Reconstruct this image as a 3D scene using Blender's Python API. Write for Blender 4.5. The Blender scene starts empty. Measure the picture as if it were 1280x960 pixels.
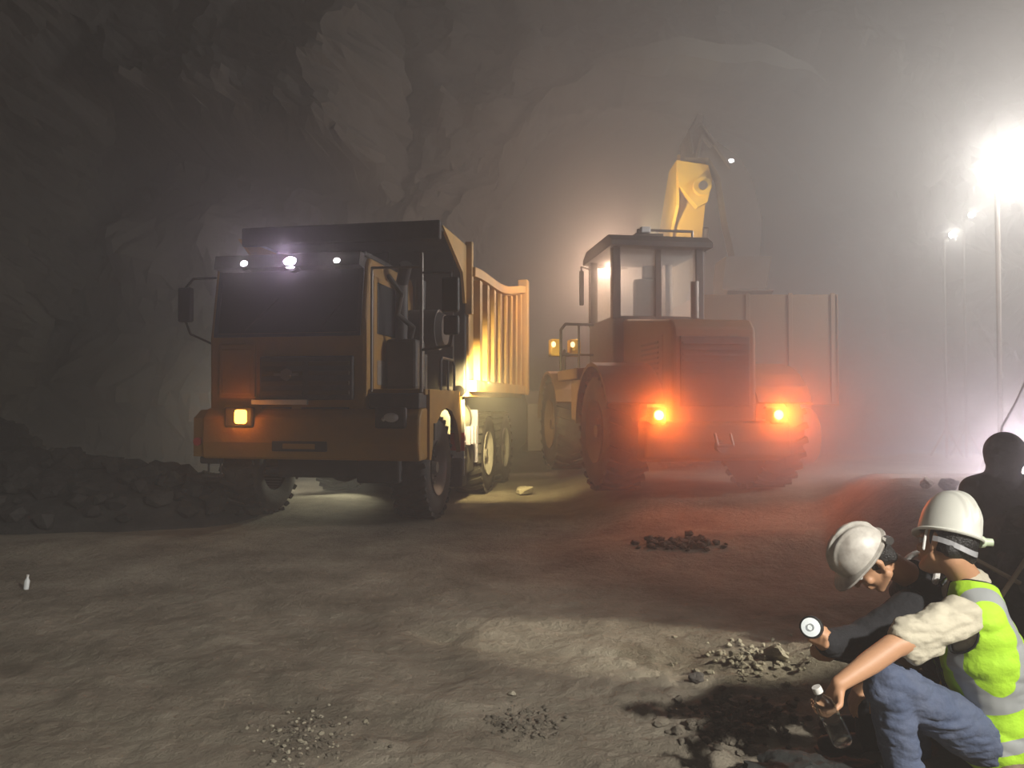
import bpy, bmesh, math, random
from mathutils import Vector, Matrix, Quaternion, noise
PI = math.pi
F, HY, CH = 924.0, 500.0, 1.5
R = math.radians
scene = bpy.context.scene
COL = scene.collection
random.seed(7)

def P(px, py, D):
    """world point seen at pixel (px,py) of the 1280x960 frame, D metres in front of the camera"""
    return Vector(((px - 640) / F * D, D, CH + (HY - py) / F * D))

def V(*a): return Vector(a)
def smooth01(t):
    t = max(0.0, min(1.0, t)); return t * t * (3 - 2 * t)

# ------------------------------------------------------------------ materials
MATS = {}
def mat(name, col, rough=0.6, metal=0.0, dirt=0.0, dirt_col=(0.16, 0.13, 0.10), dscale=3.0, bump=0.0, bscale=30.0,
        emit=None, estr=0.0, alpha=None, trans=0.0, ior=1.45, var=0.0):
    if name in MATS: return MATS[name]
    m = bpy.data.materials.new(name); m.use_nodes = True
    nt = m.node_tree; b = nt.nodes['Principled BSDF']; L = nt.links
    b.inputs['Base Color'].default_value = (*col, 1)
    b.inputs['Roughness'].default_value = rough
    b.inputs['Metallic'].default_value = metal
    tc = nt.nodes.new('ShaderNodeTexCoord')
    if dirt > 0 or var > 0:
        n = nt.nodes.new('ShaderNodeTexNoise'); n.inputs['Scale'].default_value = dscale; n.inputs['Detail'].default_value = 6
        n.inputs['Roughness'].default_value = 0.65
        L.new(tc.outputs['Object'], n.inputs['Vector'])
        r = nt.nodes.new('ShaderNodeMapRange'); r.inputs[1].default_value = 0.35; r.inputs[2].default_value = 0.7
        r.inputs[3].default_value = 0.0; r.inputs[4].default_value = max(dirt, var)
        L.new(n.outputs['Fac'], r.inputs[0])
        mx = nt.nodes.new('ShaderNodeMix'); mx.data_type = 'RGBA'
        mx.inputs[6].default_value = (*col, 1); mx.inputs[7].default_value = (*dirt_col, 1)
        L.new(r.outputs[0], mx.inputs[0]); L.new(mx.outputs[2], b.inputs['Base Color'])
    if bump > 0:
        n2 = nt.nodes.new('ShaderNodeTexNoise'); n2.inputs['Scale'].default_value = bscale; n2.inputs['Detail'].default_value = 5
        L.new(tc.outputs['Object'], n2.inputs['Vector'])
        bp = nt.nodes.new('ShaderNodeBump'); bp.inputs['Strength'].default_value = bump; bp.inputs['Distance'].default_value = 0.02
        L.new(n2.outputs['Fac'], bp.inputs['Height']); L.new(bp.outputs[0], b.inputs['Normal'])
    if emit:
        b.inputs['Emission Color'].default_value = (*emit, 1); b.inputs['Emission Strength'].default_value = estr
    if trans: b.inputs['Transmission Weight'].default_value = trans; b.inputs['IOR'].default_value = ior
    if alpha is not None: b.inputs['Alpha'].default_value = alpha
    MATS[name] = m
    return m

def ground_mat(name, c1, c2, c3, scale=0.8, bump=1.0, fine=14.0):
    m = bpy.data.materials.new(name); m.use_nodes = True
    nt = m.node_tree; b = nt.nodes['Principled BSDF']; L = nt.links
    b.inputs['Roughness'].default_value = 0.95; b.inputs['Specular IOR Level'].default_value = 0.15
    g = nt.nodes.new('ShaderNodeNewGeometry')
    n = nt.nodes.new('ShaderNodeTexNoise'); n.inputs['Scale'].default_value = scale; n.inputs['Detail'].default_value = 9; n.inputs['Roughness'].default_value = 0.68
    L.new(g.outputs['Position'], n.inputs['Vector'])
    cr = nt.nodes.new('ShaderNodeValToRGB'); e = cr.color_ramp.elements
    e[0].position = 0.3; e[0].color = (*c1, 1); e[1].position = 0.72; e[1].color = (*c3, 1)
    x = cr.color_ramp.elements.new(0.5); x.color = (*c2, 1)
    L.new(n.outputs['Fac'], cr.inputs[0]); L.new(cr.outputs[0], b.inputs['Base Color'])
    n2 = nt.nodes.new('ShaderNodeTexNoise'); n2.inputs['Scale'].default_value = fine; n2.inputs['Detail'].default_value = 8; n2.inputs['Roughness'].default_value = 0.7
    L.new(g.outputs['Position'], n2.inputs['Vector'])
    bp = nt.nodes.new('ShaderNodeBump'); bp.inputs['Strength'].default_value = bump; bp.inputs['Distance'].default_value = 0.05
    L.new(n2.outputs['Fac'], bp.inputs['Height']); L.new(bp.outputs[0], b.inputs['Normal'])
    return m

M_GROUND = ground_mat('packed_dirt', (0.13, 0.112, 0.085), (0.235, 0.205, 0.158), (0.34, 0.305, 0.24), 1.3, 0.9, 13)
M_ROCKW = ground_mat('tunnel_rock', (0.09, 0.08, 0.07), (0.14, 0.125, 0.11), (0.20, 0.18, 0.16), 0.35, 1.0, 3.0)
M_RUBBLE = ground_mat('rubble_rock', (0.03, 0.03, 0.028), (0.052, 0.05, 0.046), (0.085, 0.08, 0.072), 2.5, 0.8, 18)
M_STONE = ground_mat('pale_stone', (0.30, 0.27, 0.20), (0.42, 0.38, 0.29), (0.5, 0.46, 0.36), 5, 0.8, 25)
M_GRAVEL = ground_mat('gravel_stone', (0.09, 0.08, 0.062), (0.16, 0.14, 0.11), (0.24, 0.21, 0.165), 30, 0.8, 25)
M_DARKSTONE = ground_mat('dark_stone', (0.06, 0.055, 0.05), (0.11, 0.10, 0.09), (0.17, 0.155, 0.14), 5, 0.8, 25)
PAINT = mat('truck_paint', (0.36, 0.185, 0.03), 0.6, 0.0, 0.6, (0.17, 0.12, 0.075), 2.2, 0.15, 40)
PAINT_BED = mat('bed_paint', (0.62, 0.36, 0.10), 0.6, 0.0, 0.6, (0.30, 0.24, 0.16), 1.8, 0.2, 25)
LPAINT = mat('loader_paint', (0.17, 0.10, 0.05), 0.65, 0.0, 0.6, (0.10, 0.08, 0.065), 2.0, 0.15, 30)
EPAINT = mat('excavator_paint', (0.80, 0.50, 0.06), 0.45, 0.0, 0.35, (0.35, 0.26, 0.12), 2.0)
DARKP = mat('dark_grey_paint', (0.045, 0.043, 0.042), 0.6, 0.2, 0.5, (0.12, 0.10, 0.085), 4.0)
STEEL = mat('worn_steel', (0.22, 0.20, 0.18), 0.5, 0.7, 0.5, (0.12, 0.09, 0.07), 5.0)
RUBBER = mat('rubber', (0.025, 0.024, 0.023), 0.85, 0, 0.6, (0.11, 0.095, 0.08), 5.0, 0.3, 30)
GLASS = mat('dark_glass', (0.02, 0.02, 0.022), 0.45, 0.0, 0.25, (0.06, 0.055, 0.05), 2.0)
MIRR = mat('mirror_plastic', (0.03, 0.032, 0.03), 0.5, 0, 0.3, (0.08, 0.075, 0.065), 6)
WHITE = mat('white_enamel', (0.72, 0.71, 0.68), 0.5, 0, 0.25, (0.45, 0.42, 0.36), 6)
RED = mat('red_enamel', (0.65, 0.05, 0.03), 0.5)
CHROME = mat('chrome', (0.7, 0.7, 0.7), 0.25, 1.0, 0.2, (0.3, 0.28, 0.25), 6)
WOOD = mat('old_timber', (0.20, 0.145, 0.095), 0.85, 0, 0.7, (0.09, 0.07, 0.055), 6, 0.6, 25)
CLEAR = mat('clear_cab_glass', (0.75, 0.78, 0.76), 0.06, 0, trans=0.0, alpha=0.22)
LENS_DIM = mat('unlit_lens', (0.55, 0.55, 0.55), 0.15)

def lamp_mat(name, c, s): return mat(name, c, 0.4, emit=c, estr=s)

# ------------------------------------------------------------------ mesh builder
class MB:
    def __init__(s): s.bm = bmesh.new()
    def _add(s, verts, m=None):
        if m is not None: bmesh.ops.transform(s.bm, matrix=m, verts=verts)
    def box(s, x0, x1, y0, y1, z0, z1, bev=0.0, m=None, taper=None):
        r = bmesh.ops.create_cube(s.bm, size=1.0); vs = r['verts']
        for v in vs:
            v.co = Vector(((x0 + x1) / 2 + v.co.x * (x1 - x0), (y0 + y1) / 2 + v.co.y * (y1 - y0), (z0 + z1) / 2 + v.co.z * (z1 - z0)))
        if taper: 
            for v in vs: v.co = taper(v.co)
        if bev > 0:
            es = list({e for v in vs for e in v.link_edges})
            rr = bmesh.ops.bevel(s.bm, geom=es, offset=bev, segments=2, affect='EDGES', profile=0.5)
            vs = list({v for f in rr['faces'] for v in f.verts} | {v for v in vs if v.is_valid})
        s._add(vs, m); return s
    def cyl(s, p0, p1, r0, r1=None, seg=20, caps=True):
        p0, p1 = Vector(p0), Vector(p1); r1 = r0 if r1 is None else r1
        d = p1 - p0; L = d.length
        if L < 1e-6: return s
        r = bmesh.ops.create_cone(s.bm, cap_ends=caps, segments=seg, radius1=r0, radius2=r1, depth=L)
        q = Vector((0, 0, 1)).rotation_difference(d.normalized())
        bmesh.ops.transform(s.bm, matrix=Matrix.Translation((p0 + p1) / 2) @ q.to_matrix().to_4x4(), verts=r['verts'])
        return s
    def tube(s, pts, r, seg=8):
        pts = [Vector(p) for p in pts]
        for a, b in zip(pts, pts[1:]): s.cyl(a, b, r, seg=seg)
        for p in pts: s.ball(p, (r * 1.02,) * 3, 1)
        return s
    def ball(s, c, rad, sub=3, q=None):
        if not hasattr(rad, '__len__'): rad = (rad,) * 3
        r = bmesh.ops.create_icosphere(s.bm, subdivisions=sub, radius=1.0)
        M = Matrix.Translation(Vector(c)) @ (q.to_matrix().to_4x4() if q else Matrix()) @ Matrix.Diagonal((*rad, 1))
        bmesh.ops.transform(s.bm, matrix=M, verts=r['verts']); return s
    def capsule(s, p0, r0, p1, r1, sub=2):
        pts = []
        t = bmesh.new(); bmesh.ops.create_icosphere(t, subdivisions=sub, radius=1.0)
        for p, r in ((Vector(p0), r0), (Vector(p1), r1)):
            for v in t.verts: pts.append(s.bm.verts.new(p + v.co * r))
        t.free()
        res = bmesh.ops.convex_hull(s.bm, input=pts)
        junk = [g for g in res['geom_interior'] if isinstance(g, bmesh.types.BMVert)]
        bmesh.ops.delete(s.bm, geom=junk, context='VERTS'); return s
    def prism(s, prof, a0, a1, axis='x'):
        """profile of (u,v) pairs extruded along an axis: x -> (y,z), y -> (x,z), z -> (x,y)"""
        mk = {'x': lambda a, u, v: (a, u, v), 'y': lambda a, u, v: (u, a, v), 'z': lambda a, u, v: (u, v, a)}[axis]
        A = [s.bm.verts.new(mk(a0, *p)) for p in prof]; B = [s.bm.verts.new(mk(a1, *p)) for p in prof]
        n = len(prof); s.bm.faces.new(A); s.bm.faces.new(B[::-1])
        for i in range(n): s.bm.faces.new((A[i], A[(i + 1) % n], B[(i + 1) % n], B[i]))
        return s
    def lathe(s, prof, c, axis, seg=36):
        """profile (radius, along) closed, revolved round axis through c"""
        axis = Vector(axis).normalized(); q = Vector((0, 0, 1)).rotation_difference(axis); c = Vector(c)
        rings = []
        for i in range(seg):
            a = 2 * PI * i / seg
            rings.append([s.bm.verts.new(c + q @ Vector((r * math.cos(a), r * math.sin(a), h))) for r, h in prof])
        n = len(prof)
        for i in range(seg):
            A, B = rings[i], rings[(i + 1) % seg]
            for j in range(n - 1):
                try: s.bm.faces.new((A[j], B[j], B[j + 1], A[j + 1]))
                except ValueError: pass
        return s
    def rock(s, c, r, seed, squash=0.7):
        rnd = random.Random(seed)
        if not ROCKS: make_rocks()
        vs_, fs = ROCKS[rnd.randrange(len(ROCKS))]
        M = Matrix.Translation(Vector(c)) @ Matrix.Diagonal((r, r * rnd.uniform(0.8, 1.1), r * squash, 1)) @ Matrix.Rotation(rnd.uniform(0, 6.28), 4, 'Z') @ Matrix.Rotation(rnd.uniform(-0.5, 0.5), 4, 'X')
        nv = [s.bm.verts.new(M @ v) for v in vs_]
        for f in fs: s.bm.faces.new([nv[i] for i in f])
        return s
    def rock_old(s, c, r, seed, squash=0.7):
        rnd = random.Random(seed); pts = []
        for i in range(22):
            d = Vector((rnd.gauss(0, 1), rnd.gauss(0, 1), rnd.gauss(0, 1))).normalized()
            pts.append(s.bm.verts.new(Vector(c) + Vector((d.x, d.y, d.z * squash)) * r * rnd.uniform(0.75, 1.15)))
        res = bmesh.ops.convex_hull(s.bm, input=pts)
        junk = [g for g in res['geom_interior'] if isinstance(g, bmesh.types.BMVert)]
        bmesh.ops.delete(s.bm, geom=junk, context='VERTS'); return s
    def build(s, name, m, parent=None, smooth=False, loc=None):
        bmesh.ops.remove_doubles(s.bm, verts=s.bm.verts, dist=1e-6)
        bmesh.ops.recalc_face_normals(s.bm, faces=s.bm.faces)
        me = bpy.data.meshes.new(name); s.bm.to_mesh(me); s.bm.free()
        me.materials.append(m)
        if smooth:
            me.polygons.foreach_set('use_smooth', [True] * len(me.polygons))
            try: me.set_sharp_from_angle(angle=R(40))
            except Exception: pass
        o = bpy.data.objects.new(name, me); COL.objects.link(o)
        if parent: o.parent = parent
        if loc is not None: o.location = loc
        return o

ROCKS = []
def make_rocks():
    for sd in range(24):
        t = MB(); t.rock_old((0, 0, 0), 1.0, sd, 1.0); t.bm.verts.index_update(); t.bm.verts.ensure_lookup_table()
        ROCKS.append(([v.co.copy() for v in t.bm.verts], [[v.index for v in f.verts] for f in t.bm.faces])); t.bm.free()

def thing(name, label, cat, loc=(0, 0, 0), rz=0.0, group=None):
    o = bpy.data.objects.new(name, None); COL.objects.link(o); o.empty_display_size = 0.2
    o.location = loc; o.rotation_euler = (0, 0, rz); o['label'] = label; o['category'] = cat
    if group: o['group'] = group
    return o
def tag(o, label, cat, group=None, kind=None):
    o['label'] = label; o['category'] = cat
    if group: o['group'] = group
    if kind: o['kind'] = kind
    return o
def kids(o): return [c for c in bpy.data.objects if c.parent == o]
def light(name, kind, loc, power, col, radius=0.05, aim=None, angle=60, blend=0.6, parent=None):
    l = bpy.data.lights.new(name, kind); l.energy = power; l.color = col
    if kind in ('POINT', 'SPOT'): l.shadow_soft_size = radius
    if kind == 'SPOT': l.spot_size = R(angle); l.spot_blend = blend
    o = bpy.data.objects.new(name, l); COL.objects.link(o); o.location = loc
    if aim is not None:
        o.rotation_euler = (Vector(aim) - Vector(loc)).to_track_quat('-Z', 'Y').to_euler()
    if parent: o.parent = parent
    return o

# ------------------------------------------------------------------ camera, view, haze
cam = bpy.data.cameras.new('camera'); co = bpy.data.objects.new('camera', cam); COL.objects.link(co)
cam.sensor_width = 36; cam.lens = F / 1280 * 36; cam.clip_start = 0.05; cam.clip_end = 200
co.location = (0, 0, CH); co.rotation_euler = (R(90 + math.degrees(math.atan(20 / F))), 0, 0)
scene.camera = co
scene.view_settings.view_transform = 'Standard'; scene.view_settings.look = 'None'
scene.view_settings.gamma = 1; scene.view_settings.exposure = 0.0; scene.view_settings.use_curve_mapping = False
w = bpy.data.worlds.new('dusty_air'); scene.world = w; w.use_nodes = True
nt = w.node_tree; nt.nodes.clear()
wo = nt.nodes.new('ShaderNodeOutputWorld'); bg = nt.nodes.new('ShaderNodeBackground')
bg.inputs[0].default_value = (0.9, 0.85, 0.8, 1); bg.inputs[1].default_value = 0.0
vs = nt.nodes.new('ShaderNodeVolumeScatter')
vs.inputs['Color'].default_value = (0.97, 0.92, 0.88, 1); vs.inputs['Density'].default_value = 0.055
vs.inputs['Anisotropy'].default_value = 0.15
vs2 = nt.nodes.new('ShaderNodeVolumeScatter'); vs2.inputs['Color'].default_value = (0.97, 0.92, 0.88, 1); vs2.inputs['Anisotropy'].default_value = 0.86
vadd = nt.nodes.new('ShaderNodeAddShader'); nt.links.new(vs.outputs[0], vadd.inputs[0]); nt.links.new(vs2.outputs[0], vadd.inputs[1])
nt.links.new(bg.outputs[0], wo.inputs[0]); nt.links.new(vadd.outputs[0], wo.inputs[1])
# dust density: thin round the camera and to the left, thick deeper in, denser at the loader, with puffs added for lamp halos and glare
gp = nt.nodes.new('ShaderNodeNewGeometry'); sp = nt.nodes.new('ShaderNodeSeparateXYZ'); nt.links.new(gp.outputs['Position'], sp.inputs[0])
def nmath(op, a, b=None, clamp=False):
    n = nt.nodes.new('ShaderNodeMath'); n.operation = op; n.use_clamp = clamp
    for i, v in enumerate((a, b)):
        if v is None: continue
        if isinstance(v, (int, float)): n.inputs[i].default_value = v
        else: nt.links.new(v, n.inputs[i])
    return n.outputs[0]
def nramp(v, a, b, lo, hi):
    n = nt.nodes.new('ShaderNodeMapRange'); n.interpolation_type = 'SMOOTHSTEP'
    for i, q in enumerate((v, a, b, lo, hi)):
        if isinstance(q, (int, float)): n.inputs[i].default_value = q
        else: nt.links.new(q, n.inputs[i])
    return n.outputs[0]
def puff(cx, cy, cz, rx, ry, rz, amp):
    n = nt.nodes.new('ShaderNodeVectorMath'); n.operation = 'MULTIPLY_ADD'; nt.links.new(gp.outputs['Position'], n.inputs[0])
    n.inputs[1].default_value = (1 / rx, 1 / ry, 1 / rz); n.inputs[2].default_value = (-cx / rx, -cy / ry, -cz / rz)
    l = nt.nodes.new('ShaderNodeVectorMath'); l.operation = 'LENGTH'; nt.links.new(n.outputs[0], l.inputs[0]); d = l.outputs['Value']
    return nramp(d, 0.0, 1.0, amp, 0.0)
DEN = nmath('MULTIPLY', nramp(sp.outputs[1], 4.5, 11.0, 0.022, 0.10), nramp(sp.outputs[0], -4.5, 3.0, 0.75, 1.0))
DEN = nmath('ADD', DEN, nramp(sp.outputs[1], 10.5, 17.0, 0.0, 0.13))
DEN = nmath('ADD', DEN, puff(3.0, 8.6, 1.1, 3.4, 2.4, 1.9, 0.26))
DEN = nmath('ADD', DEN, puff(1.78, 9.1, 1.33, 0.8, 0.8, 0.75, 0.8))  # dense ball added to swell the left tail lamp's halo
DEN = nmath('ADD', DEN, puff(3.3, 9.3, 1.33, 0.8, 0.8, 0.75, 0.8))  # same, added for the right tail lamp's halo
DEN = nmath('ADD', DEN, puff(4.2, 6.2, 1.0, 2.2, 2.6, 1.6, 0.16))  # added puff imitates the glare veil over the crouching figure
nt.links.new(nmath('MULTIPLY', DEN, 0.62), vs.inputs['Density']); nt.links.new(nmath('MULTIPLY', DEN, 0.38), vs2.inputs['Density'])
scene.cycles.volume_bounces = 0; scene.cycles.max_bounces = 6
scene.cycles.diffuse_bounces = 3; scene.cycles.sample_clamp_indirect = 4.0
scene.cycles.use_denoising = True
scene.cycles.volume_max_steps = 8
scene.cycles.adaptive_threshold = 0.08

# ------------------------------------------------------------------ ground
def fbm(x, y, s, o=4, seed=0.0):
    return noise.fractal(Vector((x * s + seed, y * s - seed, seed)), 0.8, 2.1, o)
def gz(x, y):
    h = 0.0
    h += 0.25 * smooth01((y - 7) / 2.2) * smooth01((x - 0.6) / 1.2)
    h += 0.035 * fbm(x, y, 0.55, 3, 3.1)
    # bank on the far side of the two workers
    h += 0.60 * smooth01((x - 2.95 - 0.33 * max(0, y - 7.0)) / 0.9) * (math.exp(-((y - 7.0) / 0.9) ** 2) if y < 7 else max(0.0, 1 - (y - 7) * 0.2))
    h += 0.16 * math.exp(-((x - 2.35) / 0.9) ** 2 - ((y - 4.1) / 0.45) ** 2)
    # mud swell before the loader
    h += 0.10 * math.exp(-((y - 7.0 - 0.15 * x) / 0.5) ** 2) * smooth01((x - 0.2) / 0.8)
    if y < 7:
        k = smooth01((7 - y) / 2)
        h += k * (0.022 * fbm(x, y, 2.6, 5, 8.0) + 0.012 * fbm(x * 0.6 + y * 0.5, y * 2.2, 5.0, 4, 5.0))
        # wheel ruts crossing from lower right to upper left
        for off in (0.0, 1.1):
            t = (y - (4.6 - 0.42 * x) + off * 1.25)
            h -= k * 0.03 * math.exp(-(t / 0.16) ** 2) * (0.6 + 0.4 * math.sin(x * 9))
        # churned clods right of centre
        c = smooth01((x - 0.1) / 0.7) * smooth01((4.7 - y) / 0.5)
        h += c * 0.045 * abs(fbm(x, y * 1.6, 5.5, 4, 2.0))
    return h
def make_floor():
    NX, NY = 460, 430
    bm_v, bm_f = [], []
    for j in range(NY + 1):
        t = j / NY; y = 1.3 * (34 / 1.3) ** t if j else -6
        for i in range(NX + 1):
            u = -1.15 + 2.3 * i / NX
            x = u * (max(y, 1.0) + 2.2) * (1.0 if y > 0 else 1.6)
            bm_v.append((x, y, gz(x, y)))
    for j in range(NY):
        for i in range(NX):
            a = j * (NX + 1) + i; bm_f.append((a, a + 1, a + NX + 2, a + NX + 1))
    me = bpy.data.meshes.new('floor'); me.from_pydata(bm_v, [], bm_f); me.materials.append(M_GROUND)
    me.polygons.foreach_set('use_smooth', [True] * len(me.polygons))
    o = bpy.data.objects.new('floor', me); COL.objects.link(o); o['kind'] = 'structure'
make_floor()

# ------------------------------------------------------------------ tunnel shell
def grid_mesh(name, fn, nu, nv, m):
    vs_, fs = [], []
    for j in range(nv + 1):
        for i in range(nu + 1): vs_.append(fn(i / nu, j / nv))
    for j in range(nv):
        for i in range(nu):
            a = j * (nu + 1) + i; fs.append((a, a + 1, a + nu + 2, a + nu + 1))
    me = bpy.data.meshes.new(name); me.from_pydata(vs_, [], fs); me.materials.append(m)
    o = bpy.data.objects.new(name, me); COL.objects.link(o); o['kind'] = 'structure'; return o
def arch(cx, hw, hh, a, spring=0.0):
    """a = 0 right foot, pi left foot"""
    c, s_ = math.cos(a), math.sin(a)
    return cx + hw * (abs(c) ** 0.8) * (1 if c >= 0 else -1), -0.3 + hh * (abs(s_) ** 0.8)
def rough(p, amp, s=0.35):
    v = Vector(p)
    n = noise.fractal(v * s, 0.7, 2.1, 5); c = noise.cell(v * s * 1.7) * 0.3
    return n * amp + c * amp * 0.5
def tube_part(name, cx, hw, hh, a0, a1, y0, y1, nu, nv, amp):
    def fn(u, v):
        a = a0 + (a1 - a0) * u; y = y0 + (y1 - y0) * v
        x, z = arch(cx, hw, hh, a); d = rough((x, y, z), amp)
        return (x - math.cos(a) * d, y, z - math.sin(a) * d)
    return grid_mesh(name, fn, nu, nv, M_ROCKW)
BY = 17.0
for nm, a0, a1 in (('wall_right', -0.08, R(38)), ('ceiling', R(38), R(140)), ('wall_left', R(140), PI + 0.08)):
    tube_part(nm, 1.5, 11.5, 12.5, a0, a1, -7, BY + 0.6, 70, 90, 0.8)
HC, HW, HH = 4.1, 6.0, 9.75
for nm, a0, a1 in (('wall_right_heading', -0.08, R(38)), ('ceiling_heading', R(38), R(140)), ('wall_left_heading', R(140), PI + 0.08)):
    tube_part(nm, HC, HW, HH, a0, a1, BY - 0.1, 33, 60, 60, 0.5)
def face_fn(u, v):
    a = -0.08 + (PI + 0.16) * u
    x0, z0 = arch(HC, HW, HH, a); x1, z1 = arch(1.5, 12.6, 13.6, a)
    d = rough((x0, BY, z0), 0.5); x0 -= math.cos(a) * d; z0 -= math.sin(a) * d
    t = v ** 1.3; x = x0 + (x1 - x0) * t; z = z0 + (z1 - z0) * t
    return (x, BY + 0.25 - 1.7 * abs(rough((x, 3, z), 1.0, 0.28)) * smooth01(v * 4) - 0.2 * rough((x, 3, z), 1, 1.2) * smooth01(v * 8), z)
grid_mesh('wall_back', face_fn, 160, 60, M_ROCKW)
def end_fn(u, v):
    x = HC - 7.5 + 15 * u; z = -0.5 + 11 * v
    return (x, 31 - 1.5 * rough((x, 1, z), 1, 0.3), z)
grid_mesh('wall_end', end_fn, 50, 40, M_ROCKW)
def back_fn(u, v):
    x = -13 + 29 * u; z = -0.5 + 14 * v
    return (x, -5.8 + 0.8 * rough((x, 7, z), 1, 0.3), z)
grid_mesh('wall_front', back_fn, 40, 30, M_ROCKW)
# sprayed concrete brow over the heading
mb = MB()
prev = None
def brow_pt(a, k, off):
    x, z = arch(HC - 0.1, HW - 0.1, HH - 0.1, a)
    d = rough((x, BY, z), 0.25)
    return Vector((x - math.cos(a) * (d + off), BY - 0.75 * k, z - math.sin(a) * (d + off)))
for i in range(61):
    a = R(62) + R(46) * i / 60
    w_ = smooth01(min(i, 60 - i) / 22) + 0.01
    ring = [mb.bm.verts.new(brow_pt(a, k, off)) for k, off in ((-0.2, -0.3), (w_, -0.25), (w_, -0.25 + 0.4 * w_), (-0.2, -0.25 + 0.45 * w_))]
    if prev:
        for j in range(4): mb.bm.faces.new((prev[j], prev[(j + 1) % 4], ring[(j + 1) % 4], ring[j]))
    prev = ring
o = mb.build('trim_1', ground_mat('sprayed_concrete', (0.15, 0.14, 0.12), (0.2, 0.19, 0.165), (0.26, 0.24, 0.21), 1, 0.6, 6)); o['kind'] = 'structure'

# rock shoulder jutting from the left wall above the truck
def crop_fn(u, v):
    x = -12 + 9.6 * u; z = 13.2 - 7.4 * v * (0.72 + 0.28 * u) ; e = smooth01(u * 5) * smooth01((1 - u) * 7)
    y = 16.8 - 2.9 * math.sqrt(max(0.0, smooth01((1 - u) * 9) * smooth01((1 - v) * 8))) - 0.9 * rough((x, 9, z), 1, 0.4)
    x += 0.35 * rough((3, y, z), 1, 0.8) * u
    return (x, y, z)
grid_mesh('wall_outcrop', crop_fn, 70, 60, M_ROCKW)

# ------------------------------------------------------------------ vehicles: shared parts
def wheel(parent, c, r, wdt, side, lug=True, rim_m=None, rimr=0.52, rim_label=None):
    """tyre + rim + hub; axle along local x, side = +1 faces +x"""
    c = Vector(c); mb = MB(); h = wdt / 2
    prof = [(r * rimr, -h * 0.86), (r * 0.72, -h), (r * 0.9, -h * 0.97), (r * 0.97, -h * 0.8), (r, -h * 0.4), (r, h * 0.4), (r * 0.97, h * 0.8), (r * 0.9, h * 0.97), (r * 0.72, h), (r * rimr, h * 0.86), (r * rimr, -h * 0.86)]
    mb.lathe(prof, c, (1, 0, 0), 44)
    if lug:
        n = 26
        for i in range(n):
            a = 2 * PI * i / n
            for sg in (-1, 1):
                M = Matrix.Translation(c) @ Matrix.Rotation(a + sg * 0.06, 4, 'X') @ Matrix.Translation((sg * h * 0.5, 0, r * 0.985)) @ Matrix.Rotation(sg * 0.35, 4, 'Z')
                mb.box(-h * 0.5, h * 0.5, -r * 0.05, r * 0.05, -r * 0.04, r * 0.035, m=M)
    ty = mb.build('tyre', RUBBER, parent, True)
    mb = MB(); s = side * h
    prof = [(0.001, s * 0.25), (r * 0.2, s * 0.25), (r * 0.24, s * 0.55), (r * 0.42, s * 0.35), (r * (rimr - 0.03), s * 0.8), (r * (rimr + 0.03), s * 0.97), (r * rimr, s * 0.7), (r * rimr, -s * 0.7)]
    mb.lathe(prof, c, (1, 0, 0), 40)
    for i in range(10):
        a = 2 * PI * i / 10; p = c + Vector((s * 0.45, math.cos(a) * r * 0.33, math.sin(a) * r * 0.33))
        mb.cyl(p, p + Vector((side * 0.035, 0, 0)), 0.018, seg=6)
    rim = mb.build('rim', rim_m or STEEL, ty, True)
    mb = MB(); mb.cyl(c + Vector((s * 0.2, 0, 0)), c + Vector((s * 0.85, 0, 0)), r * 0.14, r * 0.11, 16)
    mb.build('hub', rim_m or STEEL, ty, True)
    return ty

# ------------------------------------------------------------------ dump truck
A = R(10)
T = thing('dump_truck', 'orange mining dump truck facing forward with roof lights and raised headboard', 'truck', (-2.36, 8.73, 0.0), -A)
def panel_cab():
    mb = MB()
    prof = [(0.02, 0.82), (0.0, 2.25), (0.13, 3.12), (0.2, 3.2), (1.75, 3.2), (1.85, 3.1), (1.85, 1.1), (0.9, 0.95)]
    mb.prism(prof, -1.33, 0.66, 'x')
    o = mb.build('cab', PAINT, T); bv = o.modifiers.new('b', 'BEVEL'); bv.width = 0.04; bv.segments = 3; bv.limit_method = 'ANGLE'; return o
cab = panel_cab()
mb = MB()   # roof visor
mb.prism([(-0.06, 3.08), (0.12, 3.06), (0.3, 3.24), (-0.02, 3.24)], -1.25, 0.6, 'x'); mb.box(-1.28, 0.62, 0.1, 1.8, 3.2, 3.27, 0.02)
mb.build('roof_visor', DARKP, T)
mb = MB()   # windscreen, set proud of the sloping front
def scr(z): return -0.012 + (z - 2.25) / 0.87 * 0.13
mb.prism([(scr(2.30), 2.30), (scr(3.06), 3.06), (scr(3.06) + 0.06, 3.06), (scr(2.30) + 0.06, 2.30)], -1.22, 0.56, 'x')
ws = mb.build('windscreen', GLASS, T)
mb = MB()
for x in (-1.24, 0.575): mb.prism([(scr(2.26) - 0.012, 2.26), (scr(3.1) - 0.012, 3.1), (scr(3.1) + 0.05, 3.1), (scr(2.26) + 0.05, 2.26)], x - 0.025, x + 0.025, 'x')
for z in (2.275, 3.085): mb.prism([(scr(z - .02) - 0.012, z - .02), (scr(z + .02) - 0.012, z + .02), (scr(z + .02) + 0.05, z + .02), (scr(z - .02) + 0.05, z - .02)], -1.26, 0.6, 'x')
mb.build('screen_frame', DARKP, ws)
for xs in ((-0.85, 2.33, -0.45, 2.72), (0.1, 2.33, 0.42, 2.75)):
    mb = MB(); mb.tube([(xs[0], -0.04, xs[1]), (xs[2], scr(xs[3]) - 0.03, xs[3])], 0.008); mb.build('wiper', DARKP, ws)
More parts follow.
